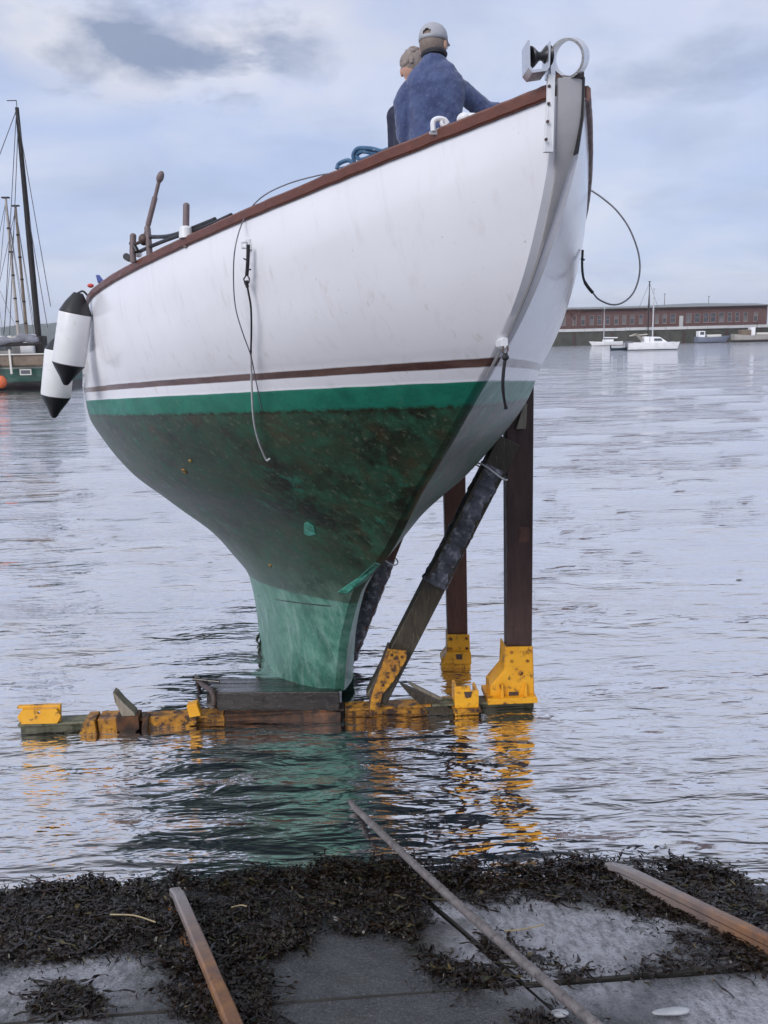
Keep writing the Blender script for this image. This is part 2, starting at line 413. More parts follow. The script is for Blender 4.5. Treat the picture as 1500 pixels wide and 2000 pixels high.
c = t.mix(t.ramp(t.noise(150, 3, .7, off=(3, 3, 3)), [(.54, 0.), (.66, .75)]), c, (.22, .22, .23)); c = t.mix(t.ramp(t.noise(80, 4, .7), [(.30, .85), (.45, 0.)]), c, (.016, .016, .016))
t.set(Base_Color=c, Roughness=t.maprange(n_big, .35, .65, .48, .26)); t.b.inputs['Specular IOR Level'].default_value = .5
t.bump(t.math('ADD', t.math('MULTIPLY', n_mid, 1.2), t.math('ADD', n_fin, n_brush)), 1.0, .010); MATS['wet_concrete'] = t.m
worn('wet_mud', (.012, .011, .010), (.026, .024, .020), 6, .6, None, bump=.6, bscale=30)
worn('moss_edge', (.06, .065, .03), (.14, .14, .06), 14, .7, (.03, .03, .02), (.5, .65), .8, 60)

mb = MB()
a, b, hh = (-9, 12), (-14, 14), -.12
mb.add([ramp_pt(a[0], b[0], hh), ramp_pt(a[0], b[1], hh), ramp_pt(a[1], b[1], hh), ramp_pt(a[1], b[0], hh)], [(0, 1, 2, 3)])
slip = mb.build('slipway', 'wet_mud', None, kind='structure')
joint_s = ramp_st(ramp_px(760, 1940))[0]; joint_x = ramp_st(ramp_px(815, 1740))[1]
print('joint', joint_s, joint_x, 'ramp z at cam', P0, RN)
SL, SW, GAP = 1.75, 2.02, .014
for i in range(-3, 4):
    for j in range(-4, 5):
        s0, s1 = joint_s + i * SL, joint_s + (i + 1) * SL; x0, x1 = joint_x + j * SW, joint_x + (j + 1) * SW
        if ramp_pt(s0, 0)[2] < -.45: continue
        r = random.Random(i * 31 + j * 7); top = r.uniform(-.012, .0); m = MB()
        nseg = 14
        def edge(pa, pb, seed):
            rr = random.Random(seed); out = []
            for k in range(nseg):
                q = pa + (pb - pa) * (k / nseg); out.append((q, rr))
            return out
        cs = [(s0 + GAP / 2, x0 + .003), (s0 + GAP / 2, x1 - .003), (s1 - GAP / 2, x1 - .003), (s1 - GAP / 2, x0 + .003)]
        outer, inner, low = [], [], []
        cx, cy = (s0 + s1) / 2, (x0 + x1) / 2
        for e in range(4):
            (sa, xa), (sb, xb) = cs[e], cs[(e + 1) % 4]
            for k in range(nseg):
                f = k / nseg; ss, xx = sa + (sb - sa) * f, xa + (xb - xa) * f
                w1 = r.uniform(0, .006); w2 = .007 + r.uniform(0, .006)
                ds, dx = (cx - ss), (cy - xx); L = math.hypot(ds, dx)
                low.append(ramp_pt(ss + ds / L * w1, xx + dx / L * w1, -.12)); outer.append(ramp_pt(ss + ds / L * w1, xx + dx / L * w1, top - .006 - r.uniform(0, .004)))
                inner.append(ramp_pt(ss + ds / L * w2, xx + dx / L * w2, top))
        n = 4 * nseg; F = [tuple(range(2 * n, 3 * n))]
        for k in range(n):
            q = (k + 1) % n; F.append((k, q, n + q, n + k)); F.append((n + k, n + q, 2 * n + q, 2 * n + k))
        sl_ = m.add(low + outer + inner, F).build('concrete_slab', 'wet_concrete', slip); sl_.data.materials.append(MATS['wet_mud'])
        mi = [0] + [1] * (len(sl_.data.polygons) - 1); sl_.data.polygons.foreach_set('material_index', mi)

# the seabed carries on under the water, the slip runs on behind the camera
# ------------------------------------------------------------------ far shore hills, left
worn('far_wood', (.06, .075, .06), (.10, .11, .09), .02, .9, None, bump=0)
def build_hills():
    m = MB(); n = 160; Y0 = 1500.0; V = []; F = []
    xs = np.linspace(-1500, 300, n); r = np.random.default_rng(5)
    hgt = 40 + 7 * np.sin(xs * .006 + 1) + 4 * np.sin(xs * .021) + np.convolve(r.normal(0, 4.5, n + 6), np.ones(3) / 3, 'same')[:n]
    hgt *= np.clip((320 - xs) / 500, .0, 1) ** .5
    for i in range(n):
        for k, (dy, f) in enumerate(((0, 0), (4, .55), (14, .85), (60, 1.0), (160, .7), (300, 0))):
            V.append((xs[i], Y0 + dy + r.uniform(-3, 3), max(0, hgt[i] * f + (r.uniform(-1.2, 1.2) if 0 < k < 5 else 0)) - .2))
    for i in range(n - 1):
        for k in range(5): F.append((i * 6 + k, (i + 1) * 6 + k, (i + 1) * 6 + k + 1, i * 6 + k + 1))
    m.add(V, F).build('hills', 'far_wood', None, kind='structure')
build_hills()

# ================================================================== THE YACHT ON THE SLIP
BA, BP = R(17), R(3.7)
KEEL = np.array([-0.2619676, 5.53441337, 0.2])
B_F = np.array([math.sin(BA) * math.cos(BP), -math.cos(BA) * math.cos(BP), math.sin(BP)])
B_P = np.array([math.cos(BA), math.sin(BA), 0.0])          # to port
B_W = np.cross(B_F, B_P)
BM = Matrix(((B_F[0], B_P[0], B_W[0], KEEL[0]), (B_F[1], B_P[1], B_W[1], KEEL[1]), (B_F[2], B_P[2], B_W[2], KEEL[2]), (0, 0, 0, 1)))
def to_local(p): d = np.asarray(p) - KEEL; return np.array([d @ B_F, d @ B_P, d @ B_W])
def to_world(q): return KEEL + q[0] * B_F + q[1] * B_P + q[2] * B_W
def lray(x, y):
    d = ray(x, y); return to_local(CAM), np.array([d @ B_F, d @ B_P, d @ B_W])
def l_at_u(x, y, u):
    o, d = lray(x, y); return o + d * ((u - o[0]) / d[0])
def l_at_v(x, y, v):
    o, d = lray(x, y); return o + d * ((v - o[1]) / d[1])
def l_depth(x, y, Y): return to_local(at_y(x, y, Y))
STEM = [(-.02, -.25), (.3, -.073), (.6, .184), (.8, .4), (1.036, .896), (1.264, 1.248), (1.491, 1.568), (1.68, 1.888), (1.812, 2.093), (1.901, 2.219), (1.973, 2.34), (2.043, 2.466), (2.124, 2.567), (2.195, 2.654), (2.304, 2.775), (2.447, 2.884), (2.527, 2.941), (2.584, 2.982), (2.645, 3.012), (2.83, 3.036)]
def hermite(x, xk, yk):
    xk = np.asarray(xk, float); yk = np.asarray(yk, float); d = np.diff(yk) / np.diff(xk); m = np.zeros_like(yk)
    m[1:-1] = np.where(d[:-1] * d[1:] > 0, 2 * d[:-1] * d[1:] / (d[:-1] + d[1:] + 1e-12), 0); m[0] = d[0]; m[-1] = d[-1]
    x = np.clip(np.atleast_1d(np.asarray(x, float)), xk[0], xk[-1]); i = np.clip(np.searchsorted(xk, x) - 1, 0, len(xk) - 2); h = xk[i + 1] - xk[i]; q = (x - xk[i]) / h
    return (2*q**3-3*q**2+1)*yk[i] + (q**3-2*q**2+q)*h*m[i] + (-2*q**3+3*q**2)*yk[i+1] + (q**3-q**2)*h*m[i+1]
SW_, SU_ = [a for a, b in STEM], [b for a, b in STEM]
# light smoothing of the stem profile
def ustem(w):
    ws = np.array([w - .12, w - .06, w, w + .06, w + .12]); k = np.array([1, 2, 3, 2, 1.])
    return float((hermite(np.clip(ws, -.02, 2.83), SW_, SU_) * k).sum() / k.sum())
KW = [-.02, .3, .6, .8, 1.0, 1.2, 1.45, 1.7, 1.88, 2.06]
HB = [.43, .44, .49, .655, .776, .952, 1.223, 1.396, 1.48, 1.497]
HL = [1.579, 1.661, 1.779, 1.961, 2.2, 2.427, 2.731, 3.022, 3.251, 3.483]
HN = [1.95, 1.8, 1.66, 1.538, 1.415, 1.45, 1.753, 1.777, 1.781, 1.726]
AW = [-.02, .5, .85, 1.0, 1.3, 1.7, 2.1, 2.9]; AU = [-3.2, -3.3, -3.5, -3.764, -4.6, -5.2, -5.5, -6.0]
WS0 = 2.78117; US0 = 2.99289
def wsheer(u):
    L = np.maximum(US0 - u, -.2); return WS0 - .244 * (1 - (1 - L / 4.8) ** 2)
def halfb(u, w, uf, ua, Bm, L, n, swid):
    x = np.clip((uf - u) / L, 0, 1); g = 1 - (1 - x) ** n
    y = np.clip((u - ua) / 3.2, 0, 1); ga = 1 - (1 - y) ** 1.8
    return (swid + (Bm - swid) * g) * ga + .008
NT_ = 110; TT = np.linspace(0, 1, NT_) ** 1.5
LEV = np.concatenate([np.linspace(-.02, 1.82, 58), np.linspace(1.84, 2.06, 16)])
NTOP = 30
def hull_row(k):
    if k < len(LEV):
        w = LEV[k]; uf = ustem(w); ua = hermite(w, AW, AU)[0]; u = uf + (ua - uf) * TT
        B = halfb(u, w, uf, ua, hermite(w, KW, HB)[0], hermite(w, KW, HL)[0], hermite(w, KW, HN)[0], np.interp(w, [0, 1.2, 2.06], [.025, .018, .012]))
        return u, B, w + .146 * np.minimum(u, 0) * np.clip(1 - (w + .02) / .82, 0, 1)
    tau = (k - len(LEV) + 1) / NTOP; wt = 2.06 + (WS0 - 2.06) * tau; uf = ustem(wt); ua = AU[-2] + (AU[-1] - AU[-2]) * tau
    u = uf + (ua - uf) * TT; w = 2.06 + (wsheer(u) - 2.06) * tau; e = tau ** .958
    B = halfb(u, w, uf, ua, HB[-1] * (1 - tau) + 1.411 * tau - .009 * 4 * tau * (1 - tau), HL[-1] * (1 - e) + 3.356 * e, HN[-1] * (1 - e) + 1.53 * e, .014 + .034 * tau)
    return u, B, w
NR = len(LEV) + NTOP
ROWS = [hull_row(k) for k in range(NR)]
boat = empty('sailing_yacht', mat=BM, label='white hulled sailing yacht with dark green bottom standing on the slip cradle', category='yacht')
# --- hull paint
t = NT('hull_paint')
X, Y, Z = t.sep()
wob = t.math('MULTIPLY', t.math('SUBTRACT', t.noise(6, 3, .5), .5), .006)
Zw = t.math('ADD', Z, wob)
def band(lo, hi, s=.0025): 
    return t.math('MULTIPLY', t.maprange(Zw, lo - s, lo + s), t.maprange(Zw, hi + s, hi - s))
white = t.mix(t.ramp(t.noise(2.2, 5, .6), [(.35, 0.), (.75, 1.)]), (.81, .80, .845), (.86, .85, .895))
scuff = t.math('MULTIPLY', t.ramp(t.noise(5, 7, .75, (.6, .6, 2.2), off=(3, 3, 1)), [(.60, 0.), (.74, 1.)]), t.maprange(X, 1.0, -.9))
white = t.mix(t.math('MULTIPLY', scuff, .55), white, (.45, .43, .42))
streak = t.math('MULTIPLY', t.ramp(t.noise(3.0, 5, .7, (5, 5, .35), off=(1, 2, 5)), [(.55, 0.), (.78, 1.)]), .32)
white = t.mix(streak, white, (.52, .50, .47))
spot = t.ramp(t.noise(34, 3, .6, off=(2, 2, 9)), [(.70, 0.), (.76, .5)]); white = t.mix(spot, white, (.42, .38, .34))
drip = t.math('MULTIPLY', t.ramp(t.noise(9, 4, .6, (2.2, 2.2, .12), off=(7, 7, 1)), [(.62, 0.), (.74, .28)]), t.maprange(Z, 2.75, 2.35)); white = t.mix(drip, white, (.44, .36, .28))
brown = t.mix(t.ramp(t.noise(9, 5, .6, (.5, .5, 2)), [(.35, 0.), (.7, 1.)]), (.085, .042, .036), (.16, .095, .08))
brown = t.mix(t.maprange(X, .2, -1.2), brown, (.30, .22, .19))
green = t.mix(t.ramp(t.noise(7, 6, .7), [(.3, 0.), (.72, 1.)]), (.008, .130, .085), (.020, .235, .155))
green = t.mix(t.ramp(t.noise(16, 6, .7, off=(5, 5, 5)), [(.60, 0.), (.75, 1.)]), green, (.10, .18, .10))
d1 = t.noise(2.6, 7, .68, off=(2, 1, 3), dist=.4); d2 = t.noise(8, 7, .72, off=(7, 3, 2)); d3 = t.noise(30, 5, .72); d4 = t.noise(4.6, 6, .7, (1, 1, 1.6), off=(1, 8, 4), dist=.5)
dark = t.mix(t.ramp(d1, [(.36, 0.), (.58, 1.)]), (.012, .014, .009), (.034, .066, .038))
dark = t.mix(t.ramp(d4, [(.50, 0.), (.66, .7)]), dark, (.075, .056, .027))
dark = t.mix(t.ramp(d2, [(.46, 0.), (.66, .85)]), dark, (.030, .130, .078))
dark = t.mix(t.ramp(t.noise(5.5, 6, .7, off=(9, 4, 6)), [(.60, 0.), (.70, .8)]), dark, (.026, .200, .130))
dark = t.mix(t.ramp(d3, [(.56, 0.), (.68, .65)]), dark, (.16, .19, .12))
dark = t.mix(t.ramp(t.noise(70, 4, .7, off=(2, 6, 1)), [(.60, 0.), (.70, .5)]), dark, (.003, .004, .003))
teal = t.mix(t.ramp(d2, [(.38, 0.), (.62, 1.)]), (.045, .165, .120), (.125, .275, .215))
teal = t.mix(t.ramp(t.noise(5, 6, .7, (3, 3, .4), off=(3, 2, 8)), [(.50, 0.), (.70, .6)]), teal, (.28, .40, .37))
teal = t.mix(t.ramp(d1, [(.50, 0.), (.64, .7)]), teal, (.020, .085, .058))
teal = t.mix(t.ramp(d3, [(.58, 0.), (.70, .5)]), teal, (.30, .38, .34))
mid = t.mix(t.ramp(d2, [(.38, 0.), (.62, 1.)]), (.035, .070, .050), (.085, .145, .110)); mid = t.mix(t.ramp(d3, [(.55, 0.), (.68, .6)]), mid, (.17, .21, .17))
kseam = t.math('ADD', Z, t.math('MULTIPLY', X, -.045))
nzk = t.math('MULTIPLY', t.math('SUBTRACT', d2, .5), .5)
under = t.mix(t.maprange(t.math('ADD', Z, nzk), .72, 1.05, smooth=True), mid, dark)
under = t.mix(t.maprange(kseam, .655, .645), under, teal)
c = t.mix(t.maprange(Zw, 1.874, 1.88), under, green)
slime = t.math('MULTIPLY', band(1.868, 1.886, .006), t.ramp(d3, [(.40, 0.), (.58, 1.)]))
c = t.mix(slime, c, (.022, .020, .008))
c = t.mix(t.maprange(Zw, 1.973, 1.977), c, white)
c = t.mix(band(2.026, 2.057), c, brown)
t.set(Base_Color=c)
isunder = t.maprange(Z, 1.985, 1.965)
t.put(t.b.inputs['Specular IOR Level'], t.maprange(isunder, 0, 1, .5, .30))
rough = t.mix(isunder, t.maprange(t.noise(6, 4, .6), .3, .7, .12, .22), t.maprange(d2, .3, .7, .34, .55))
t.set(Roughness=rough)
t.put(t.b.inputs['Coat Weight'], t.math('MULTIPLY', isunder, .16)); t.b.inputs['Coat Roughness'].default_value = .2
bh = t.math('MULTIPLY', t.math('ADD', d2, t.math('MULTIPLY', d3, .6)), t.math('ADD', t.math('MULTIPLY', isunder, .9), .05))
t.bump(bh, .5, .006); MATS['hull_paint'] = t.m
worn('weed_green', (.006, .014, .006), (.016, .032, .012), 20, .5, None, bump=.2)
# --- hull mesh
m = MB(); V = []; F = []
for (u, B, w) in ROWS:
    w = np.broadcast_to(w, u.shape)
    V += [(u[i], -B[i], w[i]) for i in range(NT_)]
for (u, B, w) in ROWS:
    w = np.broadcast_to(w, u.shape)
    V += [(u[i], B[i], w[i]) for i in range(NT_)]
o2 = NR * NT_
for k in range(NR - 1):
    for i in range(NT_ - 1):
        F.append((k*NT_+i, k*NT_+i+1, (k+1)*NT_+i+1, (k+1)*NT_+i)); F.append((o2+k*NT_+i, o2+(k+1)*NT_+i, o2+(k+1)*NT_+i+1, o2+k*NT_+i+1))
    F.append((k*NT_, (k+1)*NT_, o2+(k+1)*NT_, o2+k*NT_)); e = NT_ - 1; F.append((k*NT_+e, o2+k*NT_+e, o2+(k+1)*NT_+e, (k+1)*NT_+e))
for i in range(NT_ - 1): F.append((i, o2 + i, o2 + i + 1, i + 1))
m.add(V, F); hull = m.build('hull', 'hull_paint', boat, smooth=True)
_hv = [Vector(v) for v in m.v]; BVH = BVHTree.FromPolygons(_hv, m.f)
def hull_px(x, y, off=0.0):
    o, d = lray(x, y); loc, n, i, dist = BVH.ray_cast(Vector(o), Vector(d).normalized())
    if loc is None: return None
    n = np.array(n); n = -n if np.dot(n, d) > 0 else n
    return np.array(loc) + n * off
def hull_ray(x, y, off=0.0):
    o, d = lray(x, y); loc, n, i, dist = BVH.ray_cast(Vector(o), Vector(d).normalized()); return np.array(loc) - nrm(d) * off
RU, RB, RWt = ROWS[-1]
def rail_at(u, side=-1):   # side -1 starboard
    B = np.interp(-u, -RU, RB); return np.array([u, side * B, wsheer(u)])
def rail_px(x):
    best = None
    for u in np.linspace(2.9, -3, 600):
        p = rail_at(u); q = to_world(p) - CAM; z = q @ C_F; xx = 750 + FPX * (q @ C_R) / z
        if best is None or abs(xx - x) < best[0]: best = (abs(xx - x), u)
    return best[1]
# --- cap rail, both sides, following the sheer
for side in (-1, 1):
    V = []; F = []; idx = [i for i in range(0, NT_ - 1)]
    for i in idx:
        u, b, w = RU[i], RB[i], float(np.broadcast_to(RWt, RU.shape)[i]); j = min(i + 1, NT_ - 1)
        tx, ty = RU[j] - u, RB[j] - b; L = math.hypot(tx, ty); nx, ny = ty / L, -tx / L
        if ny < 0: nx, ny = -nx, -ny
        jit = random.uniform(-.0012, .0012)
        for (o, h) in ((.010, -.008), (.015, -.003), (.015, .026), (.008, .034), (-.042, .034), (-.048, .028), (-.048, -.012)):
            V.append((u + nx * o, side * (b + ny * (o + jit)), w + h + jit))
    ns = 7; n = len(idx)
    for k in range(n - 1):
        for q in range(ns): F.append((k*ns+q, k*ns+(q+1)%ns, (k+1)*ns+(q+1)%ns, (k+1)*ns+q))
    F += [tuple(range(ns)), tuple((n-1)*ns+q for q in range(ns))]
    MB().add(V, F).build('cap_rail', 'rail_varnish', boat, smooth=True)
# --- deck
V = []; F = []; nd = 9
for i in range(NT_):
    u, b, w = RU[i], max(RB[i] - .03, .004), float(np.broadcast_to(RWt, RU.shape)[i])
    for k in range(nd):
        q = -1 + 2 * k / (nd - 1); V.append((u - .03, q * b, w - .10 + .06 * (1 - q * q)))
for i in range(NT_ - 1):
    for k in range(nd - 1): F.append((i*nd+k, i*nd+k+1, (i+1)*nd+k+1, (i+1)*nd+k))
MB().add(V, F).build('deck', 'deck_paint', boat, smooth=True)
def deck_z(u): return float(wsheer(u)) - .045
# --- low coach roof amidships (behind the people)
m = MB(); sec = []
for u, hb, hh in ((-1.6, .02, .0), (-1.65, .62, .30), (-3.6, .60, .34), (-4.2, .5, .34), (-4.22, .02, .0)):
    sec.append([(u, -hb, deck_z(u) - .08), (u, -hb * .92, deck_z(u) + hh * .8), (u, 0, deck_z(u) + hh), (u, hb * .92, deck_z(u) + hh * .8), (u, hb, deck_z(u) - .08)])
V = [p for s_ in sec for p in s_]; F = []
for i in range(len(sec) - 1):
    for k in range(4): F.append((i*5+k, i*5+k+1, (i+1)*5+k+1, (i+1)*5+k))
MB().add(V, F).build('coach_roof', 'white_plastic', boat)
# --- stem post: grey face, widening upwards, standing above the rail
st_px = [(2.832, .043), (2.80, .043), (2.75, .042), (2.70, .040), (2.66, .0365), (2.62, .032), (2.58, .0275), (2.53, .022), (2.48, .0175), (2.42, .013), (2.35, .0085), (2.28, .0075), (2.2, .007), (2.1, .0065), (2.04, .006), (1.99, .004)]  # thin lower end added to draw a darker band down the stem
_w = [a for a, b in st_px][::-1]; _h = [b for a, b in st_px][::-1]; st_px = [(w, float(np.interp(w, _w, _h))) for w in np.linspace(2.832, 1.99, 60)]
V = []; F = []
for (w_, half) in st_px:
    fu = ustem(min(w_, 2.83)) + .010
    half *= .9 if w_ > 2.6 else .72
    V += [(fu, -half, w_), (fu + .004, 0, w_), (fu, half, w_), (fu - .10, half + .002, w_), (fu - .10, -half - .002, w_)]
for i in range(len(st_px) - 1):
    for q in range(5): F.append((i*5+q, i*5+(q+1)%5, (i+1)*5+(q+1)%5, (i+1)*5+q))
F += [tuple(range(5)), tuple((len(st_px)-1)*5+q for q in range(5))]
stem = MB().add(V, F).build('stem_post', 'stem_grey', boat, smooth=True)
SU = l_at_v(1112, 156, 0)[0]     # fore-and-aft place of the stem head
def stp(x, y, du=0.0): return l_at_u(x, y, SU + du)
# --- stem-head fitting
fit = MB()
ST_DEP = (to_world(stp(1112, 156)) - CAM) @ C_F; PXM = ST_DEP / FPX
fwd = np.array([1.0, 0, 0]); 
strap_l = [stp(1063, 297, .0), stp(1081, 297, .0), stp(1083, 225, .012), stp(1085, 148, .012), stp(1071, 143, .012), stp(1070, 200, .008)]
plate = MB().prism(strap_l, (-.012, 0, 0)).build('side_strap', 'steel_painted', boat, bevel=.0015)
for (x, y) in ((1073, 168), (1072, 202), (1070, 237), (1067, 272)):
    p = stp(x, y, .013); MB().lathe([(.0001, .002), (.0035, .002), (.0045, .001), (.0045, -.004)], p, frame(-fwd * -1, (0, 1, 0)), 10).build('bolt', 'iron_dark', plate)
strap_r = [stp(1126, 300, -.01), stp(1130, 300, -.01), stp(1142, 225, .006), stp(1143, 150, .010), stp(1138, 150, .010), stp(1137, 225, .006)]
MB().prism(strap_r, (-.02, 0, 0)).build('side_strap', 'black_rubber', boat, bevel=.001)
# ring: a short tube lying along the boat
rc = stp(1111, 114, .0); r_out, r_in = 36 * PXM, 31 * PXM
axr = frame(nrm(to_local(CAM) - rc) * .75 + np.array([0, -.33, -.06]), (0, 0, 1))
V = []; F = []; seg = 48
for (r, z) in ((r_out, -.026), (r_out, .026), (r_in, .026), (r_in, -.026)):
    for k in range(seg):
        a = 2 * math.pi * k / seg; V.append(rc + axr[0] * r * math.cos(a) + axr[1] * r * math.sin(a) + axr[2] * z)
for q in range(4):
    for k in range(seg): F.append((q*seg+k, q*seg+(k+1)%seg, ((q+1)%4)*seg+(k+1)%seg, ((q+1)%4)*seg+k))
MB().add(V, F).build('stem_ring', 'steel', boat, smooth=True)
# bow roller: U bracket with black hourglass roller
pl = MB()
tk = .004
Upath = [(1031, 78), (1032, 132), (1040, 142), (1068, 138), (1074, 130), (1076, 80)]
Pp = [stp(x, y, .03) for x, y in Upath]; wv = np.array([-.065, .012, -.004])
inn = [stp(x, y, .03) for x, y in ((1035, 79), (1036, 129), (1042, 136), (1066, 133), (1071, 127), (1073, 81))]
n = len(Pp); V = Pp + inn + [p + wv for p in Pp] + [p + wv for p in inn]; F = []
for i in range(n - 1):
    F += [(i, i+1, n+i+1, n+i), (2*n+i, 3*n+i, 3*n+i+1, 2*n+i+1), (i, 2*n+i, 2*n+i+1, i+1), (n+i, n+i+1, 3*n+i+1, 3*n+i)]
F += [(0, n, 3*n, 2*n), (n-1, 3*n-1, 4*n-1, 2*n-1)]
rb = pl.add(V, F).build('bow_roller_bracket', 'steel', boat)
ra, rb_ = stp(1036, 112, .0), stp(1073, 108, .0); ax = frame(rb_ - ra, (1, 0, 0)); Lr = np.linalg.norm(rb_ - ra)
MB().lathe([(19*PXM, .0), (20*PXM, .04*Lr), (17*PXM, .16*Lr), (8*PXM, .42*Lr), (8*PXM, .58*Lr), (17*PXM, .84*Lr), (20*PXM, .96*Lr), (19*PXM, Lr)], ra, ax, 20).build('bow_roller', 'black_rubber', boat, smooth=True)
MB().tube([ra - ax[2] * .008, rb_ + ax[2] * .008], .004, 8).build('roller_pin', 'iron_dark', boat)
# web between bracket, ring and stem head
MB().prism([stp(1076, 100, .0), stp(1083, 96, .0), stp(1085, 150, 0), stp(1076, 148, 0)], (-.04, 0, 0)).build('fitting_web', 'steel', boat)
MB().prism([stp(1085, 138, -.005), stp(1096, 147, -.005), stp(1130, 149, -.005), stp(1141, 136, -.005), stp(1141, 157, -.005), stp(1085, 157, -.005)], (-.05, 0, 0)).build('fitting_base', 'iron_dark', boat)
# --- bobstay lug with short black lanyard on the stem
p0 = hull_px(986, 664, .012)
def free(x, y, base, dn=0.0):   # a point on the same fore-aft plane as base
    q = l_at_u(x, y, base[0] + dn); return q
lug = MB().prism([free(978, 664, p0, .02), free(984, 658, p0, .02), free(992, 660, p0, .02), free(993, 674, p0, .02), free(986, 682, p0, .02), free(980, 676, p0, .02)], (-.05, 0, 0)).build('stem_lug', 'steel_painted', boat, bevel=.002)
MB().tube([free(983, 676, p0, .03), free(982, 688, p0, .03), free(988, 692, p0, .03), free(992, 684, p0, .03), free(991, 675, p0, .03)], .0035, 8).build('shackle', 'iron_dark', lug)
lan = MB(); pts = [free(987, 690, p0, .03), free(987, 700, p0, .03), free(984, 720, p0, .02), free(982, 750, p0, .0), free(984, 775, p0, -.03), free(988, 797, p0, -.06)]
lan.tube(spline(pts, 24), [.0085] * 5 + [.0065] * 10 + [.0055] * 5 + [.0085] * (len(spline(pts, 24)) - 20), 8)
lan.ell(free(987, 698, p0, .03), (.013, .013, .011)); lan.build('bobstay_lanyard', 'rope_black', boat, smooth=True)
# --- chain plate eye with rigging screw on the starboard side, black line, white tail
e0 = hull_px(487, 478, .004); 
pad = MB(); nn = nrm(hull_px(487, 478, 1.0) - hull_px(487, 478, 0.0)); pad.box(e0, (.045, .030, .012), frame(nn, (0, 0, 1)), .003)
pad.tube([e0 + nn * .0 + np.array([0, 0, .012]), e0 + nn * .035 + np.array([0, 0, .008]), e0 + nn * .035 + np.array([0, 0, -.012]), e0 + nn * .0 + np.array([0, 0, -.014])], .004, 8)
pad.build('chain_plate', 'white_plastic', boat)
rs = [(485, 478), (484, 510), (482, 538)]
RP = [hull_ray(x, y, .06) for x, y in rs]
sc_ = MB(); sc_.tube(spline(RP, 16), .0075, 8); sc_.tube([hull_ray(476, 505, .06), hull_ray(484, 509, .06)], .003, 6); sc_.tube([hull_ray(482, 528, .06), hull_ray(490, 526, .06)], .003, 6)
sc_.tube([hull_ray(482, 536, .06), hull_ray(476, 545, .06), hull_ray(479, 556, .06), hull_ray(486, 552, .06), hull_ray(487, 544, .06)], .0032, 6, closed=True)
sc_.build('rigging_screw', 'rope_black', boat, smooth=True)
L1 = [hull_ray(x, y, .06) for x, y in ((481, 548), (485, 570), (490, 600), (491, 640), (490, 690))]
L2 = [hull_ray(x, y, .06) for x, y in ((490, 690), (491, 730), (493, 790), (497, 830), (505, 862), (515, 888), (521, 899), (526, 896))]
MB().tube([L1[0], L1[0] * .4 + L1[1] * .6], .007, 8).build('line_splice', 'rope_black', boat)
MB().tube(spline(L1, 30), .0042, 8).build('shroud_lanyard', 'rope_black', boat, smooth=True)
MB().tube(spline(L2, 40), .0048, 8).build('lanyard_tail', 'rope_white', boat, smooth=True)
# --- skin fittings and a scar on the bottom
for (x, y, sz) in ((360, 920, .014), (372, 900, .008), (528, 1104, .009)):
    p = hull_px(x, y, .0); n_ = nrm(hull_px(x, y, 1.0) - p)
    MB().lathe([(sz * 1.7, -.004), (sz * 1.6, .004), (sz, .008), (sz * .6, .008), (sz * .55, .0)], p, frame(n_, (1, 0, 0)), 14).build('skin_fitting', 'brass', boat, smooth=True)
t = NT('bare_green'); t.set(Base_Color=t.mix(t.ramp(t.noise(30, 4, .6), [(.4, 0.), (.6, 1.)]), (.10, .42, .32), (.03, .20, .14)), Roughness=.4); MATS['bare_green'] = t.m
P_ = [hull_px(x, y, .003) for x, y in ((594, 1022), (602, 1018), (613, 1028), (618, 1043), (604, 1046), (594, 1042))]
MB().prism(P_, nrm(hull_px(604, 1030, 0) - hull_px(604, 1030, 1.0)) * .006).build('paint_scar', 'bare_green', boat)
P_ = [hull_px(x, y, .006) for x, y in ((660, 1156), (700, 1128), (733, 1098), (741, 1102), (716, 1132), (680, 1158))]
if all(p is not None for p in P_): MB().prism(P_, nrm(hull_px(690, 1140, 0) - hull_px(690, 1140, 1.0)) * .03).build('forefoot_strap', 'bare_green', boat, bevel=.002)
# ballast keel seam: thin proud lip
seam = [hull_px(x, y, .001) for x, y in ((486, 1159), (505, 1163), (547, 1172), (590, 1178), (640, 1183), (690, 1184))]
seam = [p for p in seam if p is not None]
MB().tube(spline(seam, 40), .0035, 6).build('keel_seam', 'timber_wet', boat)

g = MB(); r_ = random.Random(4)
for k in range(26):
    yk = r_.uniform(1236, 1304); o_, d_ = lray(494, yk); cand = None
    for xk in range(480, 560, 3):
        h_ = hull_px(xk, yk, .004)
        if h_ is not None: cand = h_; break
    if cand is None: continue
    tip = cand + np.array([r_.uniform(-.02, .02), -r_.uniform(.005, .03), -r_.uniform(.03, .08)])
    g.tube([cand, (cand + tip) / 2 + np.array([r_.uniform(-.008, .008), -.008, 0]), tip], [.004, .006, .002], 5)
if g.v: g.build('weed_tuft', 'weed_green', boat)
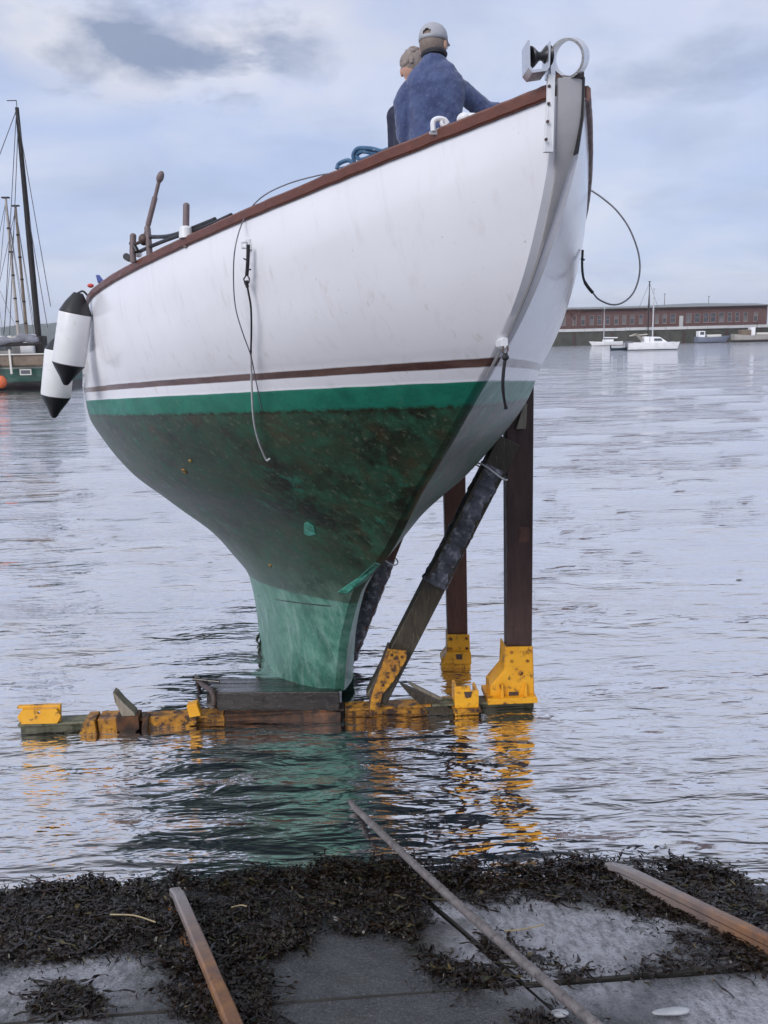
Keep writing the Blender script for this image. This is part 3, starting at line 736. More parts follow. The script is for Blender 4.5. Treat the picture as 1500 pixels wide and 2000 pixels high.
# --- hand bilge pump/windlass lever and deck gear by the starboard rail
def near_rail(x, y, inb=.06): return l_at_u(x, y, rail_px(x) - inb * .4)   # standing on the rail or just inboard of it
uL = rail_px(290); pv = rail_at(uL)[1] + .08
def gp(x, y, dv=0.0): return l_at_u(x, y, uL - .04 + (x - 285) * .0022)
g = MB(); g.tube([gp(283, 466), gp(289, 440)], .011, 10); g.tube([gp(289, 440), gp(303, 385)], .013, 10); g.tube([gp(303, 385), gp(311, 352)], .009, 10)
g.ell(gp(313, 346), (.017, .017, .030), frame(gp(316, 338) - gp(309, 358), (1, 0, 0))); lev = g.build('pump_lever', 'iron_mauve', boat, smooth=True)
g = MB(); c0 = gp(281, 468); g.ell(c0, (.032, .026, .028)); g.build('pump_body', 'iron_dark', boat, smooth=True)
for (x0, y0, x1, y1) in ((259, 492, 260, 461), (291, 480, 288, 446)):
    q = gp(x0, y0, .0); q2 = gp(x1, y1, .0); g = MB(); g.tube([q - np.array([0, 0, .05]), q, q2], .0155, 10); g.ell(q2, (.0157, .0157, .014)); g.build('mooring_post', 'iron_mauve', boat, smooth=True)
MB().tube([gp(266, 476), gp(292, 465)], .008, 8).build('cross_pin', 'iron_dark', boat)
g = MB(); g.tube(spline([gp(256, 474), gp(264, 484), gp(268, 492)], 8), .013, 10); g.build('claw', 'black_rubber', boat, smooth=True)
uS = rail_px(364); pv2 = rail_at(uS)[1] + .05
q, q2 = l_at_u(363, 456, uS), l_at_u(364, 402, uS); g = MB(); g.tube([q - np.array([0, 0, .06]), q, q2], .0145, 12); g.ell(q2, (.0148, .0148, .014)); g.build('stanchion_stub', 'iron_mauve', boat, smooth=True)
MB().lathe([(.032, -.03), (.03, .012), (.018, .022)], l_at_u(363, 452, uS), np.eye(3), 16).build('stanchion_socket', 'white_plastic', boat, smooth=True)
# two dark spars lying along the deck edge
for pts in (((250, 505), (275, 490), (330, 467), (400, 443), (452, 420)), ((294, 463), (330, 461), (370, 448), (420, 428))):
    P_ = [near_rail(x, y, .10) for x, y in pts]; 
    MB().tube(spline(P_, 20), .0095, 8).build('deck_spar', 'black_rubber', boat, smooth=True)
for (x, y) in ((250, 503), (268, 494)):
    p = near_rail(x, y, .08); MB().lathe([(.018, -.03), (.018, .03)], p, frame(np.array([1., -.3, 0]), (0, 0, 1)), 14).build('spar_cap', 'black_rubber' if x < 260 else 'white_plastic', boat, smooth=True)
# fairlead, white, on the rail near the people
uF = rail_px(862); pf_ = rail_at(uF)
def fl(x, y): return l_at_u(x, y, uF)
g = MB(); g.tube(spline([fl(846, 256), fl(846, 238), fl(856, 232), fl(868, 234), fl(874, 242)], 16), .0085, 8); g.tube(spline([fl(872, 250), fl(864, 244), fl(862, 236)], 8), .007, 8)
g.prism([fl(838, 262), fl(838, 257), fl(880, 240), fl(880, 247)], (0, .05, 0)); g.build('fairlead', 'white_plastic', boat, smooth=True)
g = MB()
def fk(x, y): return near_rail(x, y, .07)
g.prism([fk(893, 240), fk(898, 228), fk(908, 219), (fk(922, 225)), fk(926, 232), fk(905, 245)], (0, .05, 0)); g.ell(fk(905, 232), (.03, .02, .018)); g.build('fairlead', 'white_plastic', boat, bevel=.003)
# bits at the quarter: red and blue clips on the rail
p = near_rail(177, 558, .03); MB().ell(p, (.022, .022, .014)).build('rail_clip', 'red_plastic', boat, smooth=True)
p = near_rail(190, 552, .03); MB().prism([near_rail(187, 537, .03), near_rail(196, 549, .03), near_rail(191, 553, .03)], (0, .02, 0)).build('pennant', 'blue_cloth', boat)
# frayed rubbing strip under the port rail is left to the paint

# ------------------------------------------------------------------ loose gear: fenders, ropes, wires
def fender(name, top_px, bot_px, hw_px, Y, label, cone_top=.20, cone_bot=.26):
    a = at_y(*top_px, Y); b = at_y(*bot_px, Y); L = np.linalg.norm(b - a); dep = (a - CAM) @ C_F; r = hw_px * dep / FPX
    e = empty(name, b, label, 'fender', 'fenders hung from the yacht rail'); ax = frame((a - b) / L, (1, 0, 0))
    cb, ct = cone_bot * L, (1 - cone_top) * L
    MB().lathe([(r * .97, cb), (r * 1.0, cb + .012), (r * 1.0, ct - .012), (r * .97, ct)], (0, 0, 0), ax, 32).build('fender_body', 'fender_white', e, smooth=True)
    MB().lathe([(.012, .0), (.022, .012), (r * .42, cb * .34), (r * .78, cb * .72), (r * .985, cb - .004), (r * .965, cb + .002)], (0, 0, 0), ax, 32).build('fender_end', 'black_rubber', e, smooth=True)
    MB().lathe([(r * .965, ct - .002), (r * .985, ct + .004), (r * .70, ct + (L - ct) * .5), (r * .38, ct + (L - ct) * .88), (.026, L)], (0, 0, 0), ax, 32).build('fender_end', 'black_rubber', e, smooth=True)
    return e, a
p_end = to_world(rail_at(rail_px(174)))
fa, ta = fender('fender', (153, 572), (128, 752), 31.5, p_end[1] - .32, 'white fender with black ends hanging higher and nearer on the hull side', .22, .235)
fb, tb = fender('fender', (120, 655), (105, 816), 28.5, p_end[1] + .25, 'white fender with black ends hanging lower, partly behind its twin', .18, .27)
for (e, a_) in ((fa, ta), (fb, tb)):
    q = p_end + np.array([.0, .0, .05]) if e is fa else p_end + np.array([-.03, .5, .03])
    A = np.array(a_) - np.array(e.location); Q = q - np.array(e.location)
    MB().tube(spline([A, A * .5 + Q * .5 + np.array([0, 0, .02]), Q], 10), .006, 8).build('fender_line', 'rope_black', e, smooth=True)

# wire pendants
def wire(name, pts, r, mat, label, cat='wire', group=None):
    o = MB().tube(spline(pts, 70), r, 8).build(name, mat, None, smooth=True); o['label'] = label; o['category'] = cat
    if group: o['group'] = group
    return o
W1 = []
for (x, y, off) in ((655, 338, .0), (620, 343, .12), (560, 360, .22), (510, 386, .20), (478, 425, .14), (460, 480, .10), (456, 540, .08), (460, 600, .07), (474, 650, .06), (490, 695, .05), (500, 745, .05), (512, 800, .03)):
    if y < 430:
        u = rail_px(x); W1.append(to_world(l_at_u(x, y, u + .02)))
    else: W1.append(to_world(hull_ray(x, y, off * 1.5)))
wire('stay_wire', W1, .0026, 'wire_grey', 'thin grey wire looping from the rail down the white topside')
Yp = to_world(rail_at(1.75, 1))[1]
W2 = [at_y(1155, 372, to_world(rail_at(2.0, 1))[1])]
yy = np.linspace(W2[0][1], W2[0][1] - .15, 12)
for k, (x, y) in enumerate(((1178, 388), (1205, 412), (1230, 448), (1247, 495), (1249, 535), (1238, 570), (1218, 590), (1195, 595), (1170, 585), (1158, 572))): W2.append(at_y(x, y, yy[k + 1]))
lw_ = empty('stay_wire', W2[0], 'dark wire hanging in a wide loop off the port bow', 'wire')
MB().tube(spline([p - W2[0] for p in W2], 80), .0036, 8).build('wire_loop', 'wire_grey', lw_, smooth=True)
sp_ = [at_y(x, y, yy[11]) - W2[0] for x, y in ((1158, 572), (1148, 560), (1140, 545), (1137, 520), (1138, 488))]
MB().tube(spline(sp_, 20), [.0068] * 9 + [.0052] * (len(spline(sp_, 20)) - 9), 8).build('wire_splice', 'rope_black', lw_, smooth=True)
MB().tube([sp_[3] + np.array([-.006, 0, .03]), sp_[3] + np.array([.010, 0, .025])], .004, 6).build('splice_pin', 'rope_black', lw_)
# blue rope coil on deck by the rail
uC = rail_px(705); pc = rail_at(uC); g = MB()
def rc_(x, y, dv): return to_world(l_at_u(x, y, rail_px(x) - dv * .8))
g.tube(spline([rc_(x, y, d) for x, y, d in ((658, 330, .04), (662, 320, .05), (680, 313, .06), (692, 320, .06), (690, 302, .05), (700, 290, .05), (725, 290, .06), (745, 295, .08), (756, 292, .09), (730, 303, .08), (705, 312, .06), (697, 304, .06), (708, 296, .06), (735, 300, .08), (750, 300, .09), (720, 316, .07), (690, 326, .06), (665, 330, .04))], 110), .0075, 8)
o = g.build('rope_coil', 'rope_blue', None, smooth=True); o['label'] = 'coil of blue rope lying at the deck edge by the rail'; o['category'] = 'rope'

# ================================================================== SLIP CRADLE
ZB = .05
PLw = at_z(32, 1418, ZB); PRw = at_z(1048, 1369, ZB)
BD = nrm(PRw - PLw); BD[2] = 0; BD = nrm(BD); CV = np.array([0, 0, 1.0]); CA = np.cross(CV, BD)   # CA points away from the camera
cradle = empty('slip_cradle', (PLw + PRw) / 2 * np.array([1, 1, 0]), 'yellow and rusty steel boat cradle with timber uprights standing in shallow water', 'cradle')
CO = np.array(cradle.location)
def cz(x, y, z): return at_z(x, y, z) - CO
def cbeam(x, y, back=0.0):   # point on the vertical plane of the front face of the beam, moved back
    return at_plane(x, y, PLw + CA * back, CA) - CO
def cprism(poly, depth, name, mat, parent=None, back=0.0, bevel=.003): 
    return MB().prism([cbeam(x, y, back) for x, y in poly], CA * depth).build(name, mat, parent or cradle, bevel=bevel)
axb = np.array([BD, CA, CV])
# cross beam in lengths of differing state (flange, web, flange)
def ibeam(p0, p1, mat, name='cross_beam', hgt=.085, wid=.12):
    d = p1 - p0; L = np.linalg.norm(d); c = (p0 + p1) / 2; ax = np.array([nrm(d), np.cross(CV, nrm(d)), np.cross(nrm(d), np.cross(CV, nrm(d)))])
    m = MB(); m.box(c, (L, wid, .014), ax); m.box(c - ax[2] * hgt, (L, wid, .014), ax); m.box(c - ax[2] * hgt / 2, (L, .02, hgt - .014), ax)
    return m.build(name, mat, cradle, bevel=.002)
def bpt(x, back=.06, z=ZB):   # point on beam line at image column x
    y = 1418 + (x - 32) * (1369 - 1418) / (1048 - 32); p = at_plane(x, y, PLw, CA) - CO; p[2] = z; return p + CA * back
ibeam(bpt(34), bpt(180), 'algae_beam'); ibeam(bpt(182), bpt(436), 'yellow_rust'); ibeam(bpt(438), bpt(672), 'rust_beam'); ibeam(bpt(674), bpt(842), 'yellow_rust')
ibeam(bpt(844), bpt(1046), 'algae_beam')
# left bracket plate with a hole
def plate_with_hole(x0, y0, x1, y1, hx, hy, hr, th, name, mat, back):
    A = [cbeam(x, y, back) for x, y in ((x0, y0), (x1, y0 - 2), (x1, y1 - 2), (x0, y1))]; c = cbeam(hx, hy, back); n = 16; ring = []
    ex = nrm(A[1] - A[0]); ez = nrm(A[0] - A[3]); rr = hr * 6 / FPX
    outer = []
    for k in range(n):
        a = 2 * math.pi * (k + .5) / n; ring.append(c + ex * rr * math.cos(a) + ez * rr * math.sin(a))
        # hit rectangle edge
        dx, dz = math.cos(a), math.sin(a)
        lx = [np.dot(A[1] - c, ex), -np.dot(A[0] - c, ex)]; lz = [np.dot(A[0] - c, ez), -np.dot(A[3] - c, ez)]
        tt = min((lx[0] if dx > 0 else lx[1]) / max(abs(dx), 1e-6), (lz[0] if dz > 0 else lz[1]) / max(abs(dz), 1e-6)); outer.append(c + ex * dx * tt + ez * dz * tt)
    d = CA * th; V = ring + outer + [p + d for p in ring] + [p + d for p in outer]; F = []
    for k in range(n):
        q = (k + 1) % n; F += [(k, q, n + q, n + k), (2*n+k, 3*n+k, 3*n+q, 2*n+q), (n+k, n+q, 3*n+q, 3*n+k), (k, 2*n+k, 2*n+q, q)]
    return MB().add(V, F).build(name, mat, cradle)
plate_with_hole(33, 1384, 118, 1412, 76, 1392, 3.0, .02, 'bracket_plate', 'yellow_paint', -.012)
cprism([(33, 1380), (118, 1377), (118, 1382), (33, 1385)], .035, 'bracket_flange', 'yellow_paint', back=.01)
cprism([(112, 1380), (118, 1380), (118, 1410), (112, 1410)], .03, 'bracket_cheek', 'yellow_paint', back=.012)
cprism([(164, 1409), (184, 1408), (190, 1440), (150, 1442), (158, 1425)], .16, 'beam_lug', 'yellow_rust', back=-.06)
cprism([(190, 1406), (226, 1404), (229, 1428), (192, 1430)], .14, 'beam_lug', 'yellow_rust', back=-.03)
cprism([(284, 1402), (384, 1398), (384, 1416), (290, 1432)], .03, 'beam_side_plate', 'yellow_rust', back=-.014)
cprism([(364, 1379), (384, 1374), (392, 1398), (370, 1402)], .07, 'beam_tab', 'yellow_paint', back=-.03)
# rusty hinge block carrying the wooden chock
cprism([(226, 1402), (270, 1400), (272, 1424), (262, 1430), (256, 1470), (248, 1470), (243, 1432), (228, 1428)], .12, 'hinge_block', 'rust_beam', back=-.05)
cprism([(278, 1404), (290, 1402), (288, 1430), (276, 1432)], .08, 'hinge_cheek', 'rust_beam', back=-.04)
ch = [cbeam(x, y, -.03) for x, y in ((220, 1352), (226, 1356), (240, 1372), (262, 1392), (267, 1404), (240, 1405), (234, 1390), (224, 1372))]
MB().prism(ch, CA * .09).build('keel_chock', 'timber_grey', cradle, bevel=.004)
# keel blocks: timbers laid across, running back down the slope
SLP = nrm(np.array([E1[0], E1[1], E1[2]])); back_h = nrm(np.array([-math.sin(R(19)), math.cos(R(19)), 0])); BK = nrm(back_h + np.array([0, 0, -math.tan(R(12.5))]))
f0, f1 = cz(432, 1352, .175), cz(672, 1351, .175); tw = .17
BLD = nrm(f1 - f0); BL = np.linalg.norm(f1 - f0); BUP = nrm(np.cross(BLD, BK)); 
if BUP[2] < 0: BUP = -BUP
bax = np.array([BLD, nrm(np.cross(BUP, BLD)), BUP])
for k in range(9):
    jit = random.uniform(-.04, .02) if k else 0
    c = (f0 + f1) / 2 + BK * (tw * k + tw / 2) - BUP * (.065 + (random.uniform(0, .018) if k else 0)) + BLD * (jit / 2)
    MB().box(c, (BL + abs(jit) * .6, tw - .012, .13), bax, .008).build('keel_timber', 'timber_wet', cradle)
# pipe edge along the left of the blocks and lashings
ps = [f0 + BK * d + BLD * (-.05 - .02 * (d > .3)) - BUP * (.01 if d else .09) for d in (0, .05, .4, .9)]
MB().tube(spline(ps, 20), .018, 10).build('edge_pipe', 'iron_dark', cradle, smooth=True)
MB().tube([f0 + BK * .42 + BLD * .05 + BUP * .012, f0 + BK * .44 - BLD * .14 + BUP * .03], .012, 8).build('stop_peg', 'timber_wet', cradle)
# front channel below the blocks
c = (f0 + f1) / 2 - BUP * .19 + BK * .05
MB().box(c, (BL - .01, .10, .11), bax, .006).build('block_bearer', 'rust_beam', cradle)
# big yellow foot of the near upright
Yf = 0.09
foot = empty  # (names of helpers stay untouched)
fp = [(990, 1264), (1040, 1263), (1043, 1366), (961, 1369), (960, 1341), (988, 1310)]
ft = cprism(fp, .016, 'post_foot', 'yellow_paint', back=.02)
cprism([(x + 1, y) for x, y in fp], .016, 'post_foot', 'yellow_paint', back=.20)
cprism([(961, 1341), (988, 1310), (990, 1264), (987, 1264), (985, 1308), (958, 1340), (958, 1369), (961, 1369)], .18, 'foot_side', 'yellow_paint', back=.025)
cprism([(1037, 1270), (1041, 1270), (1044, 1366), (1039, 1366)], .17, 'foot_side', 'yellow_paint', back=.028)
cprism([(953, 1366), (1049, 1362), (1051, 1373), (953, 1377)], .26, 'foot_flange', 'yellow_paint', back=-.03)
for x in (981, 1027):
    cprism([(x - 4, 1368), (x + 4, 1368), (x + 2, 1338), (x, 1336)], .03, 'foot_gusset', 'yellow_paint', back=-.012)
cprism([(994, 1352), (1013, 1351), (1013, 1360), (994, 1361)], .006, 'foot_slot', 'iron_dark', back=.0155, bevel=.001)
def bolt(x, y, back, r, parent, mat='yellow_rust'):
    p = cbeam(x, y, back); MB().lathe([(r, .0), (r, .007), (r * .75, .010)], p, frame(-CA, BD), 8).build('bolt', mat, parent)
for (x, y) in ((999, 1274), (1031, 1274), (999, 1291), (1030, 1291)): bolt(x, y, .0195, .011, ft)
bolt(1016, 1314, .0195, .018, ft)
# uprights
def post(x0, x1, ybot, ytop, Yd, mat, name='upright_post', thick=.17):
    a0, a1 = at_y(x0[0], ybot, Yd) - CO, at_y(x1[0], ybot, Yd) - CO; b0, b1 = at_y(x0[1], ytop, Yd) - CO, at_y(x1[1], ytop, Yd) - CO
    d = np.array([0, thick, 0]); m = MB(); m.add([a0, a1, a1 + d, a0 + d, b0, b1, b1 + d, b0 + d], [(0,3,2,1),(4,5,6,7),(0,1,5,4),(1,2,6,5),(2,3,7,6),(3,0,4,7)])
    return m.build(name, mat, cradle, bevel=.006)
Yn = (ft.matrix_world.translation[1] if False else float(np.mean([v.co[1] for v in ft.data.vertices]) + CO[1]))
p1 = post((991, 989), (1039, 1043), 1290, 745, Yn + .02, 'timber_dark')
Yf2 = float(at_z(895, 1297, 0)[1])
p2 = post((876, 866), (914, 909), 1275, 905, Yf2 + .02, 'timber_brown', thick=.16)
# a repaired patch on the near post and a wooden pad at its head
q = [at_y(x, y, Yn + .016) - CO for x, y in ((1014, 1030), (1034, 1030), (1033, 1058), (1014, 1060))]
MB().prism(q, np.array([0, .01, 0])).build('post_patch', 'timber_brown', p1, bevel=.001)
q = [at_y(x, y, Yn - .015) - CO for x, y in ((1008, 838), (1027, 838), (1030, 790), (1026, 782))]
MB().prism(q, np.array([0, .08, 0])).build('post_pad', 'timber_grey', p1, bevel=.002)
# far foot
def yprism(poly, Yd, depth, name, mat, parent=None, bevel=.003):
    return MB().prism([at_y(x, y, Yd) - CO for x, y in poly], np.array([0, depth, 0])).build(name, mat, parent or cradle, bevel=bevel)
ff = yprism([(873, 1240), (917, 1240), (921, 1340), (862, 1340), (862, 1288), (874, 1274)], Yf2 - .012, .02, 'post_foot', 'yellow_paint')
yprism([(872, 1275), (920, 1275), (921, 1297), (864, 1297)], Yf2 - .05, .03, 'foot_flange', 'yellow_paint')
yprism([(890, 1278), (903, 1278), (903, 1288), (892, 1288)], Yf2 - .054, .006, 'foot_slot', 'iron_dark', bevel=.001)
yprism([(873, 1240), (876, 1240), (876, 1290), (862, 1296), (862, 1288), (873, 1274)], Yf2 + .01, .15, 'foot_side', 'yellow_paint')
for (x, y) in ((881, 1248), (911, 1247), (881, 1267), (912, 1266)):
    p = at_y(x, y, Yf2 - .012) - CO; MB().lathe([(.012, 0), (.012, .007), (.009, .01)], p, frame((0, -1, 0), (1, 0, 0)), 8).build('bolt', 'yellow_rust', ff)
# diagonal strut with yellow shoe and lashed-on padding
sb = bpt(727, .04, .06); stp_ = at_y(992, 858, Yn + .06) - CO
def beam_between(a, b, w, d, name, mat, hint=(0, -1, 0), parent=None, bevel=.008, taper=1.0):
    z = nrm(b - a); y = np.asarray(hint, float); y = nrm(y - z * np.dot(y, z)); x = np.cross(y, z); V = []
    for p, s_ in ((a, 1.0), (b, taper)):
        for sx, sy in ((-1, -1), (1, -1), (1, 1), (-1, 1)): V.append(p + x * sx * w / 2 * s_ + y * sy * d / 2 * s_)
    return MB().add(V, [(0,3,2,1),(4,5,6,7),(0,1,5,4),(1,2,6,5),(2,3,7,6),(3,0,4,7)]).build(name, mat, parent or cradle, bevel=bevel)
sdirv = stp_ - sb
st1 = beam_between(sb + sdirv * .03, stp_, .150, .14, 'diagonal_strut', 'timber_mossy')
Yz = sb[1] + CO[1]
shoe = yprism([(757, 1268), (796, 1272), (793, 1290), (768, 1332), (746, 1358), (741, 1388), (722, 1386), (726, 1358)], Yz - .10, .014, 'strut_shoe', 'yellow_rust')
yprism([(757, 1268), (761, 1268), (731, 1356), (727, 1386), (720, 1386), (724, 1356)], Yz - .084, .14, 'strut_shoe_side', 'iron_dark')
for (x, y) in ((765, 1279), (785, 1283), (771, 1304), (757, 1322), (748, 1338)):
    p = at_y(x, y, Yz - .10) - CO; MB().lathe([(.010, 0), (.010, .006), (.007, .009)], p, frame((0, -1, 0), (1, 0, 0)), 8).build('bolt', 'rust_beam', shoe)
def wrap(a, b, f0_, f1_, r, name, seed, ring_n=90, seg=36):
    rr = np.random.default_rng(seed); z = nrm(b - a); y = np.array([0, -1.0, 0]); y = nrm(y - z * np.dot(y, z)); x = np.cross(y, z); V = []; F = []
    ph = rr.uniform(0, 6.28, 8)
    for i in range(ring_n):
        f = f0_ + (f1_ - f0_) * i / (ring_n - 1); p = a + (b - a) * f
        bulge = 1 + .025 * math.sin(i * .37 + ph[0]) + .02 * math.sin(i * .9 + ph[1])
        if i < 3: bulge *= 1.16 - .03 * i
        for k in range(seg):
            an = 2 * math.pi * k / seg; hx = (i * .26 + an / 6.283 + ph[2]) % 1.0
            fold = .035 * (hx ** 3) + .05 * max(0, math.sin(2 * an + i * .21 + ph[3])) ** 3 + .035 * math.sin(i * .5 - 2 * an + ph[4]) * math.sin(an * 3 + i * .13)
            q = r * bulge * (.97 + fold + rr.normal(0, .012))
            # squarish section
            sq = 1 / max(abs(math.cos(an)), abs(math.sin(an))); q *= (.72 + .28 * sq)
            V.append(p + x * q * math.cos(an) + y * q * math.sin(an))
    for i in range(ring_n - 1):
        for k in range(seg): F.append((i*seg+k, i*seg+(k+1)%seg, (i+1)*seg+(k+1)%seg, (i+1)*seg+k))
    F += [tuple(range(seg)), tuple((ring_n-1)*seg+k for k in range(seg))]
    o = MB().add(V, F).build(name, 'cloth_grey', cradle, smooth=True); return o
wr1 = wrap(sb, stp_, .47, .90, .084, 'padding_wrap', 4)
def lash(a, b, f, r, parent, rad=.006, mat='rope_white'):
    z = nrm(b - a); y = np.array([0, -1.0, 0]); y = nrm(y - z * np.dot(y, z)); x = np.cross(y, z); p = a + (b - a) * f
    MB().tube([p + (x * math.cos(q) + y * math.sin(q)) * r + z * .012 * math.sin(q * 2) for q in np.linspace(0, 2 * math.pi, 24, endpoint=False)], rad, 6, closed=True).build('lashing', mat, parent, smooth=True)
lash(sb, stp_, .885, .115, wr1)
# far strut behind the keel
sa2 = at_y(660, 1330, Yf2 + .05) - CO; sb2 = at_y(786, 1010, Yf2 + .05) - CO
beam_between(sa2, sb2 + (sb2 - sa2) * .55, .12, .12, 'diagonal_strut', 'timber_brown')
wr2 = wrap(sa2, sb2, .16, .76, .074, 'padding_wrap', 9); lash(sa2, sb2, .755, .095, wr2)
# wooden wedge pair and yellow bracket at the right of the beam
wx = [cbeam(x, y, .02) for x, y in ((781, 1336), (790, 1340), (886, 1386), (886, 1398), (842, 1396), (798, 1356))]
MB().prism(wx, CA * .05).build('keel_wedge', 'timber_mossy', cradle, bevel=.003)
wx = [cbeam(x, y, .085) for x, y in ((797, 1334), (804, 1336), (888, 1378), (888, 1386), (850, 1384), (812, 1348))]
MB().prism(wx, CA * .04).build('keel_wedge', 'timber_grey', cradle, bevel=.003)
br = cprism([(888, 1342), (918, 1341), (919, 1350), (935, 1349), (935, 1398), (889, 1399)], .02, 'bracket_plate', 'yellow_paint', back=-.05)
cprism([(889, 1345), (894, 1345), (894, 1399), (889, 1399)], .16, 'bracket_cheek', 'yellow_paint', back=-.03)
cprism([(930, 1350), (935, 1350), (935, 1398), (930, 1398)], .16, 'bracket_cheek', 'yellow_paint', back=-.03)
cprism([(906, 1352), (922, 1351), (920, 1362), (910, 1364)], .005, 'bracket_hole', 'iron_dark', back=-.0545, bevel=.001)
cprism([(886, 1386), (939, 1384), (941, 1392), (886, 1394)], .16, 'bracket_shelf', 'yellow_rust', back=-.075)

# ================================================================== RAILS AND HAULING WIRE
worn('rail_rust', (.30, .115, .035), (.40, .18, .06), 8, .6, (.12, .07, .055), (.50, .66), .5, 40)
worn('rail_top_wet', (.20, .17, .17), (.34, .30, .30), 10, .32, (.10, .07, .06), (.55, .7), .3, 50)
t = NT('slip_rail'); X, Y, Z = t.sep()
g = t.noise(9, 6, .65); rust = t.mix(t.ramp(g, [(.35, 0.), (.7, 1.)]), (.13, .065, .042), (.30, .145, .06))
rust = t.mix(t.ramp(t.noise(22, 5, .7), [(.55, 0.), (.72, 1.)]), rust, (.10, .06, .05))
wet = t.mix(g, (.13, .11, .11), (.34, .32, .33))
c = t.mix(t.maprange(t.math('ADD', Y, t.math('MULTIPLY', g, .5)), .35, 1.25), wet, rust)
t.set(Base_Color=c, Roughness=t.maprange(Y, -.1, 1.0, .22, .6)); t.bump(t.noise(45, 5, .6), .4, .005); MATS['slip_rail'] = t.m
def slip_rail(px_end, px_near, wtop, label):
    hgt = .085
    a = ramp_px(*px_end, hgt); b = ramp_px(*px_near, hgt); d = nrm(b - a); b2 = b + d * 3.0
    e = empty('slip_rail', a, label, 'rail', 'steel rails of the slipway')
    # local frame: y runs up the slip
    x = nrm(np.cross(d, RN)); z = np.cross(x, d); M = Matrix(((x[0], d[0], z[0], a[0]), (x[1], d[1], z[1], a[1]), (x[2], d[2], z[2], a[2]), (0, 0, 0, 1)))
    e.matrix_world = M; L = np.linalg.norm(b2 - a)
    r = random.Random(1)
    m = MB(); V = []; F = []; n = 40
    for i in range(n):
        y = L * i / (n - 1); h0 = -.02 * max(0, 1 - y / .12)
        for (xx, zz) in ((-wtop/2, -.008), (-wtop/2+.006, 0), (wtop/2-.006, 0), (wtop/2, -.008), (wtop/2, -.03), (wtop*.16, -.042), (wtop*.16, -.105), (-wtop*.16, -.105), (-wtop*.16, -.042), (-wtop/2, -.03)):
            V.append((xx + r.uniform(-.001, .001), y, zz + h0 + r.uniform(-.001, .001)))
    for i in range(n - 1):
        for k in range(10): F.append((i*10+k, i*10+(k+1)%10, (i+1)*10+(k+1)%10, (i+1)*10+k))
    F += [tuple(range(10)), tuple((n-1)*10+k for k in range(10))]
    m.add(V, F).build('rail_head', 'slip_rail', e)
    MB().box((0, L / 2 + .02, -.098), (wtop * 1.55, L, .014), None, .003).build('rail_base', 'rail_rust', e)
    return e
slip_rail((342, 1724), (461, 2000), .050, 'rusty steel rail with a pale wet end, left of the wire')
slip_rail((1188, 1675), (1500, 1826), .044, 'rusty orange steel rail running off to the right through seaweed')
wa = ramp_px(1178, 2014, .10); wb_ = at_z(690, 1574, .0)
dirw = nrm(wb_ - wa)
pts = [wa - dirw * 2.6 + np.array([0, 0, .10]), wa - dirw * .8, wa] + [wa + (wb_ - wa) * f - np.array([0, 0, .018 * math.sin(math.pi * f)]) for f in np.linspace(.02, 1, 60)] + [wb_ + dirw * 1.0]
dense = []
for i in range(len(pts) - 1):
    k = max(1, int(np.linalg.norm(np.asarray(pts[i+1]) - pts[i]) / .008))
    dense += [np.asarray(pts[i]) + (np.asarray(pts[i+1]) - pts[i]) * q / k for q in range(k)]
dense.append(pts[-1])
o = MB().tube(dense, .0185, 18, lobes=6, twist=24.0, lobe=.16).build('hauling_wire', 'haul_wire', None, smooth=True)
o['label'] = 'thick twisted steel hauling wire running taut down into the water'; o['category'] = 'wire'

# ================================================================== SEAWEED
t = NT('seaweed')
at = t.n('ShaderNodeAttribute'); at.attribute_name = 'tint'
c = t.ramp(at.outputs['Fac'], [(0, (.003, .0025, .0025)), (.25, (.008, .005, .0045)), (.5, (.019, .0095, .0065)), (.68, (.013, .011, .006)), (.82, (.030, .016, .009)), (.94, (.021, .023, .007)), (1.0, (.10, .075, .035))])
t.set(Base_Color=c, Roughness=.30); t.b.inputs['Specular IOR Level'].default_value = .35; MATS['seaweed'] = t.m
def inpoly(x, y, poly):
    c = np.zeros(x.shape, bool); n = len(poly); j = n - 1
    for i in range(n):
        xi, yi = poly[i]; xj, yj = poly[j]
        cond = ((yi > y) != (yj > y)) & (x < (xj - xi) * (y - yi) / (yj - yi + 1e-9) + xi); c ^= cond; j = i
    return c
